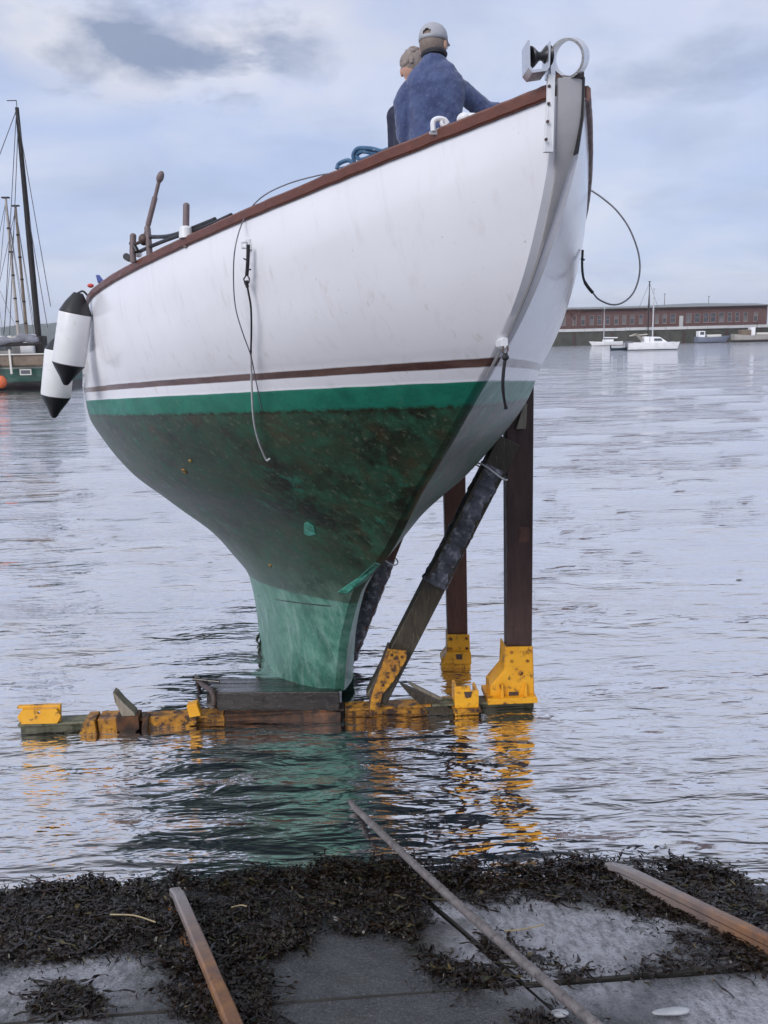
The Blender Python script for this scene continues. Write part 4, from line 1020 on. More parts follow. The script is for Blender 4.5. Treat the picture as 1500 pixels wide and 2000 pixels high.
# patches surveyed on the slip (image survey points carried onto the slip surface)
PATCH = [([(-700, 1800), (-60, 1745), (120, 1728), (300, 1722), (430, 1715), (620, 1690), (720, 1682), (860, 1690), (870, 1730), (850, 1795), (800, 1828), (700, 1822), (640, 1815), (570, 1850), (510, 1885), (480, 1880), (420, 1905), (350, 1895), (300, 1868), (180, 1868), (60, 1885), (-60, 1900), (-700, 2000)], 1.0, 1.0),
         ([(820, 1700), (1000, 1690), (1130, 1680), (1240, 1695), (1330, 1680), (1420, 1705), (1490, 1745), (1620, 1760), (1900, 1790), (1900, 1930), (1500, 1890), (1420, 1880), (1340, 1870), (1310, 1830), (1350, 1825), (1380, 1815), (1250, 1800), (1190, 1775), (1090, 1758), (980, 1770), (900, 1760), (850, 1735)], 1.0, 1.0),
         ([(340, 1880), (480, 1870), (520, 1930), (545, 2020), (490, 2060), (400, 2060), (350, 1990), (330, 1930)], .85, .9),
         ([(800, 1828), (860, 1870), (985, 1905), (1000, 1925), (860, 1935), (820, 1915), (840, 1880)], .9, .7),
         ([(930, 1825), (1010, 1840), (1110, 1890), (1190, 1895), (1100, 1915), (1010, 1905), (960, 1870)], .8, .7),
         ([(60, 1960), (110, 1925), (170, 1935), (185, 1960), (220, 1985), (120, 1995), (70, 1990)], .8, .7),
         ([(1190, 1895), (1330, 1868), (1500, 1860), (1500, 1900), (1340, 1895), (1200, 1908)], .35, .5),
         ([(1000, 1985), (1090, 1960), (1130, 2010), (1060, 2040)], .3, .6)]
def build_weed():
    r = np.random.default_rng(11); allp = []
    # sample on the slip in (s1, s2)
    N = 1800000; s1 = r.uniform(-1.9, .95, N); s2 = r.uniform(-4.2, 4.2, N)
    P = P0 + np.outer(s1, E1) + np.outer(s2, E2)
    d = P - CAM; z = d @ C_F; x = 750 + FPX * (d @ C_R) / z; y = 1000 - FPX * (d @ C_U) / z
    # clumpy edge noise
    def fbm(a, b, f):
        out = 0
        for k in range(5):
            g = f * 1.9 ** k; out = out + (np.sin(a * g + 1.7 * np.sin(b * g * .8 + k)) * np.sin(b * g * 1.1 + 1.3 * np.sin(a * g * .9 + 2 * k))) / 1.6 ** k
        return out / 2
    nz = fbm(s1 * 1.0, s2, 9.0); xs = x + 26 * fbm(s1 + 5, s2, 7); ys = y + 17 * fbm(s1, s2 + 9, 8)
    keep = np.zeros(N, bool); thick = np.zeros(N)
    for poly, dens, th in PATCH:
        m = inpoly(xs, ys, poly) & (z > .5); kp = m & (r.random(N) < dens * np.clip(.34 + 1.25 * nz, .02, 1.0)); keep |= kp; thick = np.where(kp, np.maximum(thick, th), thick)
    # loose scatter round the patches
    for poly, dens, th in PATCH:
        m = inpoly(x + r.normal(0, 24, N), y + r.normal(0, 14, N), poly) & (z > .5); kp = m & (r.random(N) < .05); thick = np.where(kp & ~keep, .25, thick); keep |= kp
    idx = np.nonzero(keep)[0]; r.shuffle(idx); idx = idx[:190000]; n = len(idx)
    p = P[idx].copy(); hgt = (.002 + .016 * r.random(n) ** 1.3 * np.clip(.5 + 1.0 * nz[idx], .15, 1.4)) * thick[idx]
    wet_ = p[:, 2] < .006; fl_ = np.where(wet_, (.006 + .006 * r.random(n) - CAM[2]) / (p[:, 2] - CAM[2]), 1.0)
    p = CAM + (p - CAM) * fl_[:, None]                                   # weed over deeper water floats on the surface
    gone = wet_ & (r.random(n) < np.clip(.35 - .6 * nz[idx], 0, .9)); hgt = np.where(wet_, .3 * hgt, hgt); hgt = np.where(gone, -.3, hgt); p += np.outer(hgt, RN)
    L = r.uniform(.010, .030, n) * (1 + 1.0 * (r.random(n) < .08)); W = L * r.uniform(.12, .34, n)
    az = r.uniform(0, 6.283, n); el = r.normal(.10, .40, n)
    dl = np.stack([np.cos(az) * np.cos(el), np.sin(az) * np.cos(el), np.sin(el)], 1)
    up = np.stack([r.normal(0, .5, n), r.normal(0, .5, n), np.ones(n)], 1); side = np.cross(dl, up); side /= np.linalg.norm(side, axis=1)[:, None]; nn_ = np.cross(side, dl)
    bend = r.normal(0, .55, n)
    A = p - dl * L[:, None] / 2; B_ = p + nn_ * (bend * L * .5)[:, None]; Cc = p + dl * L[:, None] / 2
    hw = side * W[:, None] / 2
    V = np.stack([A, B_ + hw, Cc + hw * .5, Cc - hw * .5, B_ - hw], 1).reshape(-1, 3)
    F = (np.arange(n)[:, None] * 5)
    tri = np.concatenate([F + np.array([[0, 1, 4]]), F + np.array([[1, 2, 3]]), F + np.array([[1, 3, 4]])], 0)
    # long forked ribbons of wrack tangled through the band
    nv0 = len(V); rib = r.choice(idx, 9000); RVs, RTs, RTi = [], [], []; base_i = nv0
    kx = 7
    for q in rib:
        c0 = P[q].copy(); c0 = CAM + (c0 - CAM) * ((.008 - CAM[2]) / (c0[2] - CAM[2])) if c0[2] < .008 else c0
        c0 = c0 + RN * r.uniform(.004, .022) * max(thick[q], .3); an = r.uniform(0, 6.283); st_ = r.uniform(.009, .020); wd_ = r.uniform(.0035, .0075); tv = np.clip(r.normal(.5, .25), 0, .97); pts_ = []
        for k in range(kx):
            an += r.normal(0, .5); c0 = c0 + (E2 * math.cos(an) + E1 * math.sin(an)) * st_ + RN * r.normal(0, .0025); c0[2] = max(c0[2], .004)
            sd = (E2 * -math.sin(an) + E1 * math.cos(an)) * wd_ * (1 - .5 * k / kx) + RN * r.normal(0, .002); pts_ += [c0 - sd, c0 + sd]
        RVs += pts_; RTi += [tv] * (2 * kx)
        for k in range(kx - 1): b = base_i + 2 * k; RTs += [(b, b + 1, b + 3), (b, b + 3, b + 2)]
        base_i += 2 * kx
    V = np.concatenate([V, np.array(RVs)]); tri = np.concatenate([tri, np.array(RTs)])
    me = bpy.data.meshes.new('seaweed'); me.vertices.add(len(V)); me.vertices.foreach_set('co', V.ravel())
    me.loops.add(tri.size); me.loops.foreach_set('vertex_index', tri.ravel().astype(np.int32)); me.polygons.add(len(tri))
    me.polygons.foreach_set('loop_start', np.arange(0, tri.size, 3)); me.polygons.foreach_set('loop_total', np.full(len(tri), 3)); me.update(); me.validate()
    tint = np.clip(r.normal(.42, .24, n) + .22 * nz[idx] + (r.random(n) < .012) * .6, 0, 1); a = me.attributes.new('tint', 'FLOAT', 'POINT'); a.data.foreach_set('value', np.concatenate([np.repeat(tint, 5), RTi]).astype(np.float32))
    me.materials.append(MATS['seaweed']); o = bpy.data.objects.new('seaweed', me); COL.objects.link(o); o['kind'] = 'stuff'
    o['label'] = 'brown bladder seaweed strewn along the waterline of the slip'; o['category'] = 'seaweed'
build_weed()
# straws of reed lying in the weed
def stick(pts, r, mat, label, name='reed_straw', group='reed straws in the seaweed'):
    o = MB().tube(spline([ramp_px(x, y, .035) for x, y in pts], 12), r, 6).build(name, mat, None, smooth=True); o['label'] = label; o['category'] = 'straw'; o['group'] = group
worn('straw', (.28, .22, .12), (.40, .33, .19), 20, .6, None, bump=.2)
stick([(215, 1786), (262, 1788), (304, 1801)], .003, 'straw', 'pale reed straw lying in seaweed left of the left rail')
stick([(452, 1772), (470, 1768), (482, 1770)], .003, 'straw', 'short pale straw lying in seaweed right of the left rail')
stick([(985, 1818), (1020, 1815), (1062, 1806)], .003, 'straw', 'thin olive straw lying on the pale slab right of the wire')
# a pale flat stone and white chips
worn('pale_stone', (.30, .31, .33), (.48, .49, .52), 30, .5, None, bump=.4)
def stone(x, y, rx, ry, rz, label, seed):
    c = ramp_px(x, y, 0); m = MB(); m.ell((0, 0, 0), (rx, ry, rz), np.array([E2, np.cross(RN, E2), RN]), 20, 12); r = random.Random(seed)
    ph = [r.uniform(0, 6) for _ in range(4)]
    m.v = [tuple(np.array(v) * (1 + .10 * math.sin(v[0] * 60 + ph[0]) + .08 * math.sin(v[1] * 70 + ph[1]))) for v in m.v]
    o = m.build('pale_stone', 'pale_stone', None, smooth=True); o.location = tuple(c + RN * rz * .35); o['label'] = label; o['category'] = 'stone'
stone(1312, 1978, .066, .022, .010, 'flat whitish stone lying on the lower right slab', 2)
stone(1092, 1981, .035, .02, .010, 'small white flake beside the wire at the bottom edge', 3)
stone(770, 1696, .03, .014, .012, 'white fleck at the edge of the water beside the wire', 5)

# ================================================================== PEOPLE
def remesh(m, name, mat, parent, vox, smooth_it=6, disp=None):
    o = m.build(name, mat, parent, smooth=True)
    md = o.modifiers.new('remesh', 'REMESH'); md.mode = 'VOXEL'; md.voxel_size = vox; md.use_smooth_shade = True
    sm = o.modifiers.new('smooth', 'SMOOTH'); sm.factor = .5; sm.iterations = smooth_it
    if disp:
        tx = bpy.data.textures.new(name + '_folds', 'CLOUDS'); tx.noise_scale = disp[1]; tx.noise_depth = 2
        dm = o.modifiers.new('folds', 'DISPLACE'); dm.texture = tx; dm.strength = disp[0]; dm.mid_level = .5; dm.texture_coords = 'LOCAL'
    return o
def limb(m, pts, rad, n=18, seg=14):
    P = spline(pts, n * (len(pts) - 1)); f = np.linspace(0, 1, len(P)); fr = np.linspace(0, 1, len(rad)); m.tube(P, list(np.interp(f, fr, rad)), seg)
    m.ell(P[0], (rad[0],) * 3, nu=12, nv=8); m.ell(P[-1], (rad[-1],) * 3, nu=12, nv=8)
def torso(m, secs, seg=28):
    V = []; F = []
    for (x, y, z, rx, ry) in secs:
        for k in range(seg):
            a = 2 * math.pi * k / seg; ca, sa = math.cos(a), math.sin(a); e = .82
            V.append((x + rx * math.copysign(abs(ca) ** e, ca), y + ry * math.copysign(abs(sa) ** e, sa), z))
    n = len(secs)
    for i in range(n - 1):
        for k in range(seg): F.append((i*seg+k, i*seg+(k+1)%seg, (i+1)*seg+(k+1)%seg, (i+1)*seg+k))
    F += [tuple(range(seg)), tuple((n-1)*seg+k for k in range(seg))]; m.add(V, F)
def hand(m, wrist, dirv, palm_n, side, s=1.0, curl=.5):
    d = nrm(dirv); n = nrm(np.asarray(palm_n) - d * np.dot(palm_n, d)); x = np.cross(d, n) * side
    ax = np.array([x, n, d]); m.ell(wrist + d * .045 * s, (.042 * s, .018 * s, .055 * s), ax)
    for k, (ox, L) in enumerate(((-.030, .068), (-.010, .078), (.010, .074), (.029, .058))):
        b = wrist + d * .082 * s + x * ox * s; p1_ = b + d * L * .5 * s - n * .006 * s * curl; p2_ = p1_ + d * L * .34 * s - n * L * .45 * s * curl; p3_ = p2_ + d * L * .12 * s - n * L * .4 * s * curl
        m.tube([b - d * .02, b, p1_, p2_, p3_], [.0095 * s, .0095 * s, .009 * s, .0082 * s, .007 * s], 8)
    b = wrist + d * .03 * s - x * .035 * s; m.tube([b + x * .01, b - x * .02 * s + d * .02 * s, b - x * .03 * s + d * .05 * s - n * .012, b - x * .026 * s + d * .072 * s - n * .02], [.012 * s, .011 * s, .0098 * s, .008 * s], 8)
def head(m, c, s=1.0, yaw=0.0):
    c = np.asarray(c, float); q = np.array([math.sin(yaw), math.cos(yaw), 0]); x = np.array([math.cos(yaw), -math.sin(yaw), 0]); ax = np.array([x, q, (0, 0, 1.)])
    m.ell(c + q * -.008, (.077 * s, .096 * s, .105 * s), ax, 20, 16); m.ell(c + q * .028 + np.array([0, 0, -.062]) * s, (.058 * s, .062 * s, .062 * s), ax)
    m.ell(c + q * .098 * s + np.array([0, 0, -.022]) * s, (.013 * s, .018 * s, .026 * s), ax)            # nose
    m.ell(c + q * .088 * s + np.array([0, 0, .018]) * s, (.052 * s, .014 * s, .010 * s), ax)             # brow
    m.ell(c + q * .086 * s + np.array([0, 0, -.062]) * s, (.024 * s, .010 * s, .006 * s), ax); m.ell(c + q * .084 * s + np.array([0, 0, -.072]) * s, (.021 * s, .010 * s, .006 * s), ax)
    m.ell(c + q * .076 * s + np.array([0, 0, -.100]) * s, (.022 * s, .016 * s, .014 * s), ax)
    for sd in (-1, 1):
        m.ell(c + x * sd * .087 * s + q * -.006 + np.array([0, 0, -.018]) * s, (.011 * s, .021 * s, .034 * s), ax)
    return ax
def person(name, loc, rz, label, build):
    e = empty(name, loc, label, 'person', None, rz=rz); build(e); return e
mp = at_y(850, 40, 6.45); du, dv_, _ = to_local(mp)
zdeck = to_world((du, dv_, deck_z(du) + .02))[2]; print('man top', mp, 'deck z', zdeck, 'u,v', du, dv_, 'height', mp[2] - zdeck)
MH = (mp[2] - zdeck) / 1.80
def man(e):
    h = MH
    def S(*a): return tuple(v * h for v in a)
    hd = np.array(S(.0, .02, 1.665)); yaw = R(32)
    b = MB()
    ax = head(b, hd, h, yaw)
    limb(b, [S(0, -.01, 1.45), S(0, .005, 1.58)], [.068 * h, .060 * h])
    torso(b, [S(0, 0, .90, .165, .12), S(0, 0, 1.05, .16, .115), S(0, -.01, 1.25, .175, .12), S(0, -.015, 1.40, .17, .11), S(0, -.015, 1.48, .08, .07)])
    rsh, rel, rwr = np.array(S(.160, -.01, 1.40)), np.array(S(.335, .08, 1.275)), np.array(S(.66, .15, 1.215))
    lsh, lel, lwr = np.array(S(-.160, -.01, 1.40)), np.array(S(-.195, .03, 1.13)), np.array(S(-.14, .22, 1.02))
    limb(b, [rsh, rel, rwr], [.052 * h, .043 * h, .034 * h, .028 * h]); limb(b, [lsh, lel, lwr], [.052 * h, .043 * h, .034 * h, .028 * h])
    hand(b, rwr, rwr - rel + np.array([.02, .02, -.05]), (0, 0, 1.), 1, h); hand(b, lwr, lwr - lel, (0, 0, 1.), -1, h)
    for sd in (-1, 1):
        limb(b, [S(.09 * sd, 0, .92), S(.10 * sd, .02, .50), S(.11 * sd, -.01, .09)], [.085 * h, .058 * h, .055 * h, .038 * h])
        b.ell(S(.115 * sd, .06, .05), (.045 * h, .12 * h, .045 * h))
    body = remesh(b, 'body', 'skin', e, .0075, 3)
    j = MB()
    torso(j, [S(.0, .0, .86, .190, .160), S(0, 0, .92, .188, .160), S(0, -.005, 1.05, .180, .150), S(0, -.012, 1.20, .182, .150), S(0, -.022, 1.30, .188, .148), S(0, -.03, 1.40, .190, .135), S(0, -.028, 1.455, .178, .112), S(0, -.020, 1.50, .142, .092), S(0, -.012, 1.54, .100, .080), S(0, -.004, 1.585, .072, .074)])
    limb(j, [rsh + np.array([-.03, 0, -.01]), rsh + np.array([.06, .03, -.055]), rel, (rel + rwr) / 2 + np.array([0, 0, .008]), rwr], [.074 * h, .074 * h, .066 * h, .062 * h, .056 * h, .050 * h])
    limb(j, [lsh + np.array([.03, 0, -.01]), lsh + np.array([-.035, .0, -.09]), lel, (lel + lwr) / 2, lwr], [.074 * h, .072 * h, .066 * h, .060 * h, .056 * h, .050 * h])
    limb(j, [S(-.04, -.015, 1.54), S(.04, -.015, 1.54)], [.042 * h, .042 * h])
    jk = remesh(j, 'jacket', 'jacket_blue', e, .009, 2, (.034, .10))
    # collar band standing up round the neck
    col_ = []
    for k in range(24):
        a = 2 * math.pi * k / 24; col_.append(np.array(S(.070 * math.cos(a), -.004 + .070 * math.sin(a), 1.592 + .012 * math.sin(-a))))
    MB().tube(col_, .018 * h, 8, closed=True).build('collar', 'dark_cloth', jk, smooth=True)
    tr = MB(); torso(tr, [S(0, 0, .80, .175, .13), S(0, 0, .98, .17, .125)])
    for sd in (-1, 1): limb(tr, [S(.09 * sd, 0, .86), S(.10 * sd, .02, .50), S(.11 * sd, -.005, .10)], [.10 * h, .080 * h, .075 * h, .066 * h])
    remesh(tr, 'trousers', 'trouser_cloth', e, .013, 3)
    for sd in (-1, 1):
        s_ = MB(); s_.ell(S(.115 * sd, .055, .045), (.055 * h, .145 * h, .050 * h)); s_.box(S(.115 * sd, .055, .012), S(.10, .27, .024), None, .008); s_.build('shoe', 'dark_cloth', e, smooth=True)
    # short hair below the cap
    hr = MB(); hr.ell(hd + ax[1] * -.014 + np.array([0, 0, -.004]), (.0805 * h, .092 * h, .100 * h), ax, 20, 16)
    hr.v = [v for v in hr.v]; bm_keep = []
    V = [np.array(v) for v in hr.v]; F = [f for f in hr.f if all(((V[i] - hd) @ ax[1]) < .035 * h and (V[i] - hd)[2] > -.075 * h for i in f)]
    hh = MB(); hh.v = hr.v; hh.f = F; ho = hh.build('hair', 'hair_short', e, smooth=True); sd_ = ho.modifiers.new('thick', 'SOLIDIFY'); sd_.thickness = .006; sd_.offset = 1
    # cap: crown with rear opening, strap, button, brim
    V = []; F = []; nu, nv = 40, 14
    for jv in range(nv + 1):
        tt = jv / nv * math.pi / 2
        for k in range(nu):
            a = 2 * math.pi * k / nu; rx, ry, rz_ = .089 * h, .105 * h, .098 * h
            lip = .010 if jv == nv else 0
            V.append(hd + np.array([0, 0, .022 * h]) + ax[0] * rx * math.sin(tt) ** .85 * math.cos(a) + ax[1] * (ry * math.sin(tt) ** .85 * math.sin(a) - .004) + np.array([0, 0, rz_ * math.cos(tt) ** .9 - lip]))
    for jv in range(nv):
        for k in range(nu):
            f = (jv*nu+k, jv*nu+(k+1)%nu, (jv+1)*nu+(k+1)%nu, (jv+1)*nu+k)
            cpt = sum(V[i] for i in f) / 4 - hd; back = -(cpt @ ax[1]); lat = abs(cpt @ ax[0])
            if back > .05 * h and lat < .030 * h and .036 * h < cpt[2] < (.036 + .030 * math.sqrt(max(0, 1 - (lat / (.031 * h)) ** 2))) * h: continue
            F.append(f)
    cm = MB(); cm.v = [tuple(v) for v in V]; cm.f = F; cap = cm.build('cap', 'cap_beige', e, smooth=True); sd_ = cap.modifiers.new('thick', 'SOLIDIFY'); sd_.thickness = .004; sd_.offset = 1
    MB().ell(hd + np.array([0, 0, .121 * h]), (.009, .009, .005)).build('cap_button', 'cap_beige', cap, smooth=True)
    br_ = [hd + np.array([0, 0, .018 * h]) + ax[0] * (.075 * h * q) + ax[1] * ((.088 + .070 * math.sqrt(1 - q * q)) * h) + np.array([0, 0, -.012 * q * q]) for q in np.linspace(-1, 1, 15)]
    inn_ = [hd + np.array([0, 0, .020 * h]) + ax[0] * (.075 * h * q) + ax[1] * (.070 * math.sqrt(max(0, 1 - (q * .8) ** 2)) * h) for q in np.linspace(1, -1, 15)]
    MB().prism(br_ + inn_, (0, 0, .006)).build('cap_brim', 'cap_beige', cap, smooth=True)
    MB().ell(hd - ax[1] * .060 * h + np.array([0, 0, .052 * h]), (.034 * h, .030 * h, .026 * h), ax).build('cap_opening', 'dark_cloth', cap, smooth=True)
    for sd in (-1, 1):
        eye = MB().ell(hd + ax[1] * .080 * h + ax[0] * sd * .032 * h, (.012 * h,) * 3).build('eye', 'white_plastic', e, smooth=True)
    g_ = MB()
    for sd in (-1, 1):
        ctr = hd + ax[1] * .100 * h + ax[0] * sd * .034 * h + np.array([0, 0, -.002])
        g_.tube([ctr + ax[0] * .024 * h * math.cos(q) + np.array([0, 0, .018 * h * math.sin(q)]) for q in np.linspace(0, 6.283, 16, endpoint=False)], .0018, 6, closed=True)
        g_.tube([ctr + ax[0] * sd * .024 * h, hd + ax[1] * .06 * h + ax[0] * sd * .083 * h, hd - ax[1] * .01 * h + ax[0] * sd * .084 * h + np.array([0, 0, -.004])], .0022, 6)
    g_.build('glasses', 'lens_dark', e, smooth=True)
person('person', (mp[0] - .01, mp[1], zdeck), R(4), 'person in blue jacket and pale cap standing on the foredeck, back turned', man)
q2 = at_y(807, 93, 7.7); du2, dv2, _ = to_local(q2); zd2 = to_world((du2, dv2, deck_z(du2) + .02))[2]
H2 = (q2[2] - zd2) / 1.78; print('second', q2, zd2, 'height', q2[2] - zd2)
def second(e):
    h = H2
    def S(*a): return tuple(v * h for v in a)
    hd = np.array(S(.0, .02, 1.665)); b = MB(); ax = head(b, hd, h, R(20))
    limb(b, [S(0, -.01, 1.45), S(0, .005, 1.58)], [.062 * h, .056 * h]); torso(b, [S(0, 0, .90, .12, .11), S(0, 0, 1.15, .11, .10), S(0, -.01, 1.38, .10, .09), S(0, -.015, 1.47, .06, .06)])
    arms = {}
    for sd in (-1, 1):
        sh, el, wr_ = np.array(S(.115 * sd, 0, 1.36)), np.array(S(.13 * sd, .05, 1.10)), np.array(S(.11 * sd, .20, 1.0)); arms[sd] = (sh, el, wr_)
        limb(b, [sh, el, wr_], [.05 * h, .042 * h, .033 * h, .027 * h]); hand(b, wr_, wr_ - el, (0, 0, 1.), sd, h)
        limb(b, [S(.09 * sd, 0, .92), S(.10 * sd, .02, .50), S(.11 * sd, -.01, .09)], [.085 * h, .058 * h, .055 * h, .038 * h]); b.ell(S(.115 * sd, .06, .05), (.045 * h, .12 * h, .045 * h))
    remesh(b, 'body', 'skin', e, .008, 3)
    j = MB(); torso(j, [S(0, 0, .84, .15, .16), S(0, 0, 1.05, .14, .15), S(0, -.015, 1.27, .14, .15), S(0, -.02, 1.37, .13, .12), S(0, -.015, 1.47, .12, .09), S(0, -.006, 1.51, .075, .072)])
    for sd in (-1, 1): sh, el, wr_ = arms[sd]; limb(j, [sh, el, wr_], [.070 * h, .062 * h, .056 * h, .05 * h])
    remesh(j, 'jacket', 'navy_cloth', e, .012, 4, (.02, .12))
    tr = MB(); torso(tr, [S(0, 0, .80, .17, .13), S(0, 0, .95, .165, .12)])
    for sd in (-1, 1): limb(tr, [S(.09 * sd, 0, .86), S(.10 * sd, .02, .50), S(.11 * sd, -.005, .10)], [.10 * h, .08 * h, .075 * h, .065 * h])
    remesh(tr, 'trousers', 'trouser_cloth', e, .014, 3)
    for sd in (-1, 1): MB().ell(S(.115 * sd, .055, .045), (.055 * h, .145 * h, .05 * h)).build('shoe', 'dark_cloth', e, smooth=True)
    for sd in (-1, 1): MB().ell(hd + ax[1] * .080 * h + ax[0] * sd * .032 * h, (.012 * h,) * 3).build('eye', 'white_plastic', e, smooth=True)
    hm = MB(); rr = random.Random(5); hm.ell(hd + np.array([0, -.012, .018]), (.084 * h, .098 * h, .100 * h), ax, 20, 14)
    for k in range(70):
        a, tt = rr.uniform(0, 6.283), rr.uniform(0, 1.75); dd = ax[0] * math.sin(tt) * math.cos(a) + ax[1] * math.sin(tt) * math.sin(a) + np.array([0, 0, math.cos(tt)])
        if dd @ ax[1] > .55: continue
        hm.ell(hd + np.array([0, -.012, .018]) + dd * np.array([.083, .095, .098]) * h, (.020, .020, .014), frame(dd, (1, 0, .2)), 8, 6)
    V = [np.array(v) for v in hm.v]; hm.f = [f for f in hm.f if all(((V[i] - hd) @ ax[1]) < .055 * h and (V[i] - hd)[2] > -.085 * h for i in f)]
    hm.build('hair', 'hair_grey', e, smooth=True)
person('person', (q2[0], q2[1], zd2), R(-8), 'grey haired person mostly hidden behind the one in the blue jacket', second)

# ================================================================== FAR QUAY, RIGHT
def zy(x, y, Y): return at_y(x, y, Y)
QY = 162.0
worn('quay_stone', (.035, .036, .030), (.07, .068, .056), .5, .8, (.035, .04, .03), (.5, .65), .6, 2.0)
worn('quay_concrete', (.40, .40, .41), (.50, .50, .50), .4, .8, (.38, .37, .36), (.6, .75), .2, 2.0)
worn('roof_grey', (.17, .19, .20), (.23, .25, .26), .3, .7, None, bump=.2, bscale=1.0)
worn('window_glass', (.05, .06, .07), (.09, .10, .115), .5, .15, None, bump=0)
worn('window_board', (.13, .13, .14), (.20, .20, .21), .6, .6, None, bump=0)
worn('frame_pale', (.22, .16, .155), (.30, .23, .22), .6, .7, None, bump=0)
t = NT('far_brick'); 
bk = t.n('ShaderNodeTexBrick'); bk.inputs['Scale'].default_value = 1.0; bk.inputs['Brick Width'].default_value = .5; bk.inputs['Row Height'].default_value = .16; bk.inputs['Mortar Size'].default_value = .02
mp_ = t.n('ShaderNodeMapping'); mp_.inputs['Rotation'].default_value = (R(90), 0, 0); t.l(t.co, mp_.inputs[0]); t.l(mp_.outputs[0], bk.inputs['Vector'])
bk.inputs['Color1'].default_value = (.150, .075, .068, 1); bk.inputs['Color2'].default_value = (.105, .055, .050, 1); bk.inputs['Mortar'].default_value = (.15, .11, .105, 1)
c = t.mix(t.ramp(t.noise(.25, 6, .7), [(.35, 0.), (.7, 1.)]), bk.outputs[0], (.11, .055, .052)); t.set(Base_Color=c, Roughness=.9); MATS['far_brick'] = t.m
QZ = 2.55
x0q, x1q = zy(860, 660, QY)[0], zy(1900, 660, QY)[0]
quay = empty('quay_wall', ((x0q + x1q) / 2, QY, 0), 'long dark stone quay wall with pale concrete coping across the harbour', 'quay'); QO = np.array(quay.location)
cxq = (x0q + x1q) / 2; Lq = x1q - x0q
MB().box((0, 14, .85), (Lq, 28, 3.1)).build('wall_face', 'quay_stone', quay)
nb = 26
for k in range(nb):
    MB().box((-Lq / 2 + Lq * (k + .5) / nb, 1.4, QZ + .06 + random.uniform(-.02, .02)), (Lq / nb - .04, 3.2, .50), None, .03).build('coping_block', 'quay_concrete', quay)
for k in range(14):
    MB().box((-Lq / 2 + Lq * (k + .5) / 14 + random.uniform(-1, 1), -.12, .9), (.35, .25, 2.4), None, .03).build('fender_pile', 'timber_dark', quay)
# warehouse
BY = QY + 13.0; bz0 = QZ + .15
xl, xr = zy(990, 640, BY)[0], zy(1497, 640, BY)[0]; EH = 3.8; RH = .75
wh = empty('warehouse', ((xl + xr) / 2, BY, bz0), 'long low red brick warehouse with grey roof across the harbour', 'building'); WO = np.array(wh.location); HW = (xr - xl) / 2
# wall built as panels around real window openings
zlo, zhi = .85, 2.65
wins = []
for xpx in (1014, 1030, 1048, 1066, 1084, 1101, 1122, 1139, 1156, 1171, 1187, 1204, 1219, 1235, 1252, 1283, 1298, 1314, 1345, 1362, 1379, 1393, 1409, 1425, 1440, 1456, 1476):
    wins.append((zy(xpx, 625, BY)[0] - WO[0], .84 if xpx < 1300 or xpx > 1420 else 1.1))
m = MB(); m.box((0, .2, zlo / 2), (2 * HW, .4, zlo)); m.build('wall_lower', 'far_brick', wh)
MB().box((0, .2, (zhi + EH) / 2), (2 * HW, .4, EH - zhi)).build('wall_upper', 'far_brick', wh)
edges = [-HW] + [e for (wx_, ww) in wins for e in (wx_ - ww / 2, wx_ + ww / 2)] + [HW]
for k in range(0, len(edges), 2):
    a, b = edges[k], edges[k + 1]; MB().box(((a + b) / 2, .2, (zlo + zhi) / 2), (b - a, .4, zhi - zlo)).build('wall_pier', 'far_brick', wh)
for k, (wx_, ww) in enumerate(wins):
    f = MB(); zc = (zlo + zhi) / 2; H_ = zhi - zlo
    for sx in (-1, 1): f.box((wx_ + sx * (ww / 2 - .05), .10, zc), (.10, .12, H_))
    f.box((wx_, .10, zhi - .05), (ww - .2, .12, .1)); f.box((wx_, .10, zlo + .05), (ww - .2, .12, .1)); f.box((wx_, .10, zc + .1), (ww - .2, .10, .09))
    fr = f.build('window', 'frame_pale', wh)
    for (z0, z1) in ((zlo + .1, zc + .055), (zc + .145, zhi - .1)):
        MB().box((wx_, .22, (z0 + z1) / 2), (ww - .2, .03, z1 - z0)).build('pane', 'window_glass' if random.random() < .6 else 'window_board', fr)
    MB().box((wx_, -.06, zlo - .04), (ww + .2, .14, .08)).build('sill', 'frame_pale', fr)
wdx = zy(1330, 632, BY)[0] - WO[0]
MB().box((wdx, -.05, 1.15), (.75, .10, 2.1)).build('door', 'quay_concrete', wh)
for sx in (-1, 1): MB().box((sx * (HW - .2), 6.4, EH / 2), (.4, 11.9, EH)).build('end_wall', 'far_brick', wh)
MB().box((0, 12.5, EH / 2), (2 * HW, .4, EH)).build('back_wall', 'far_brick', wh)
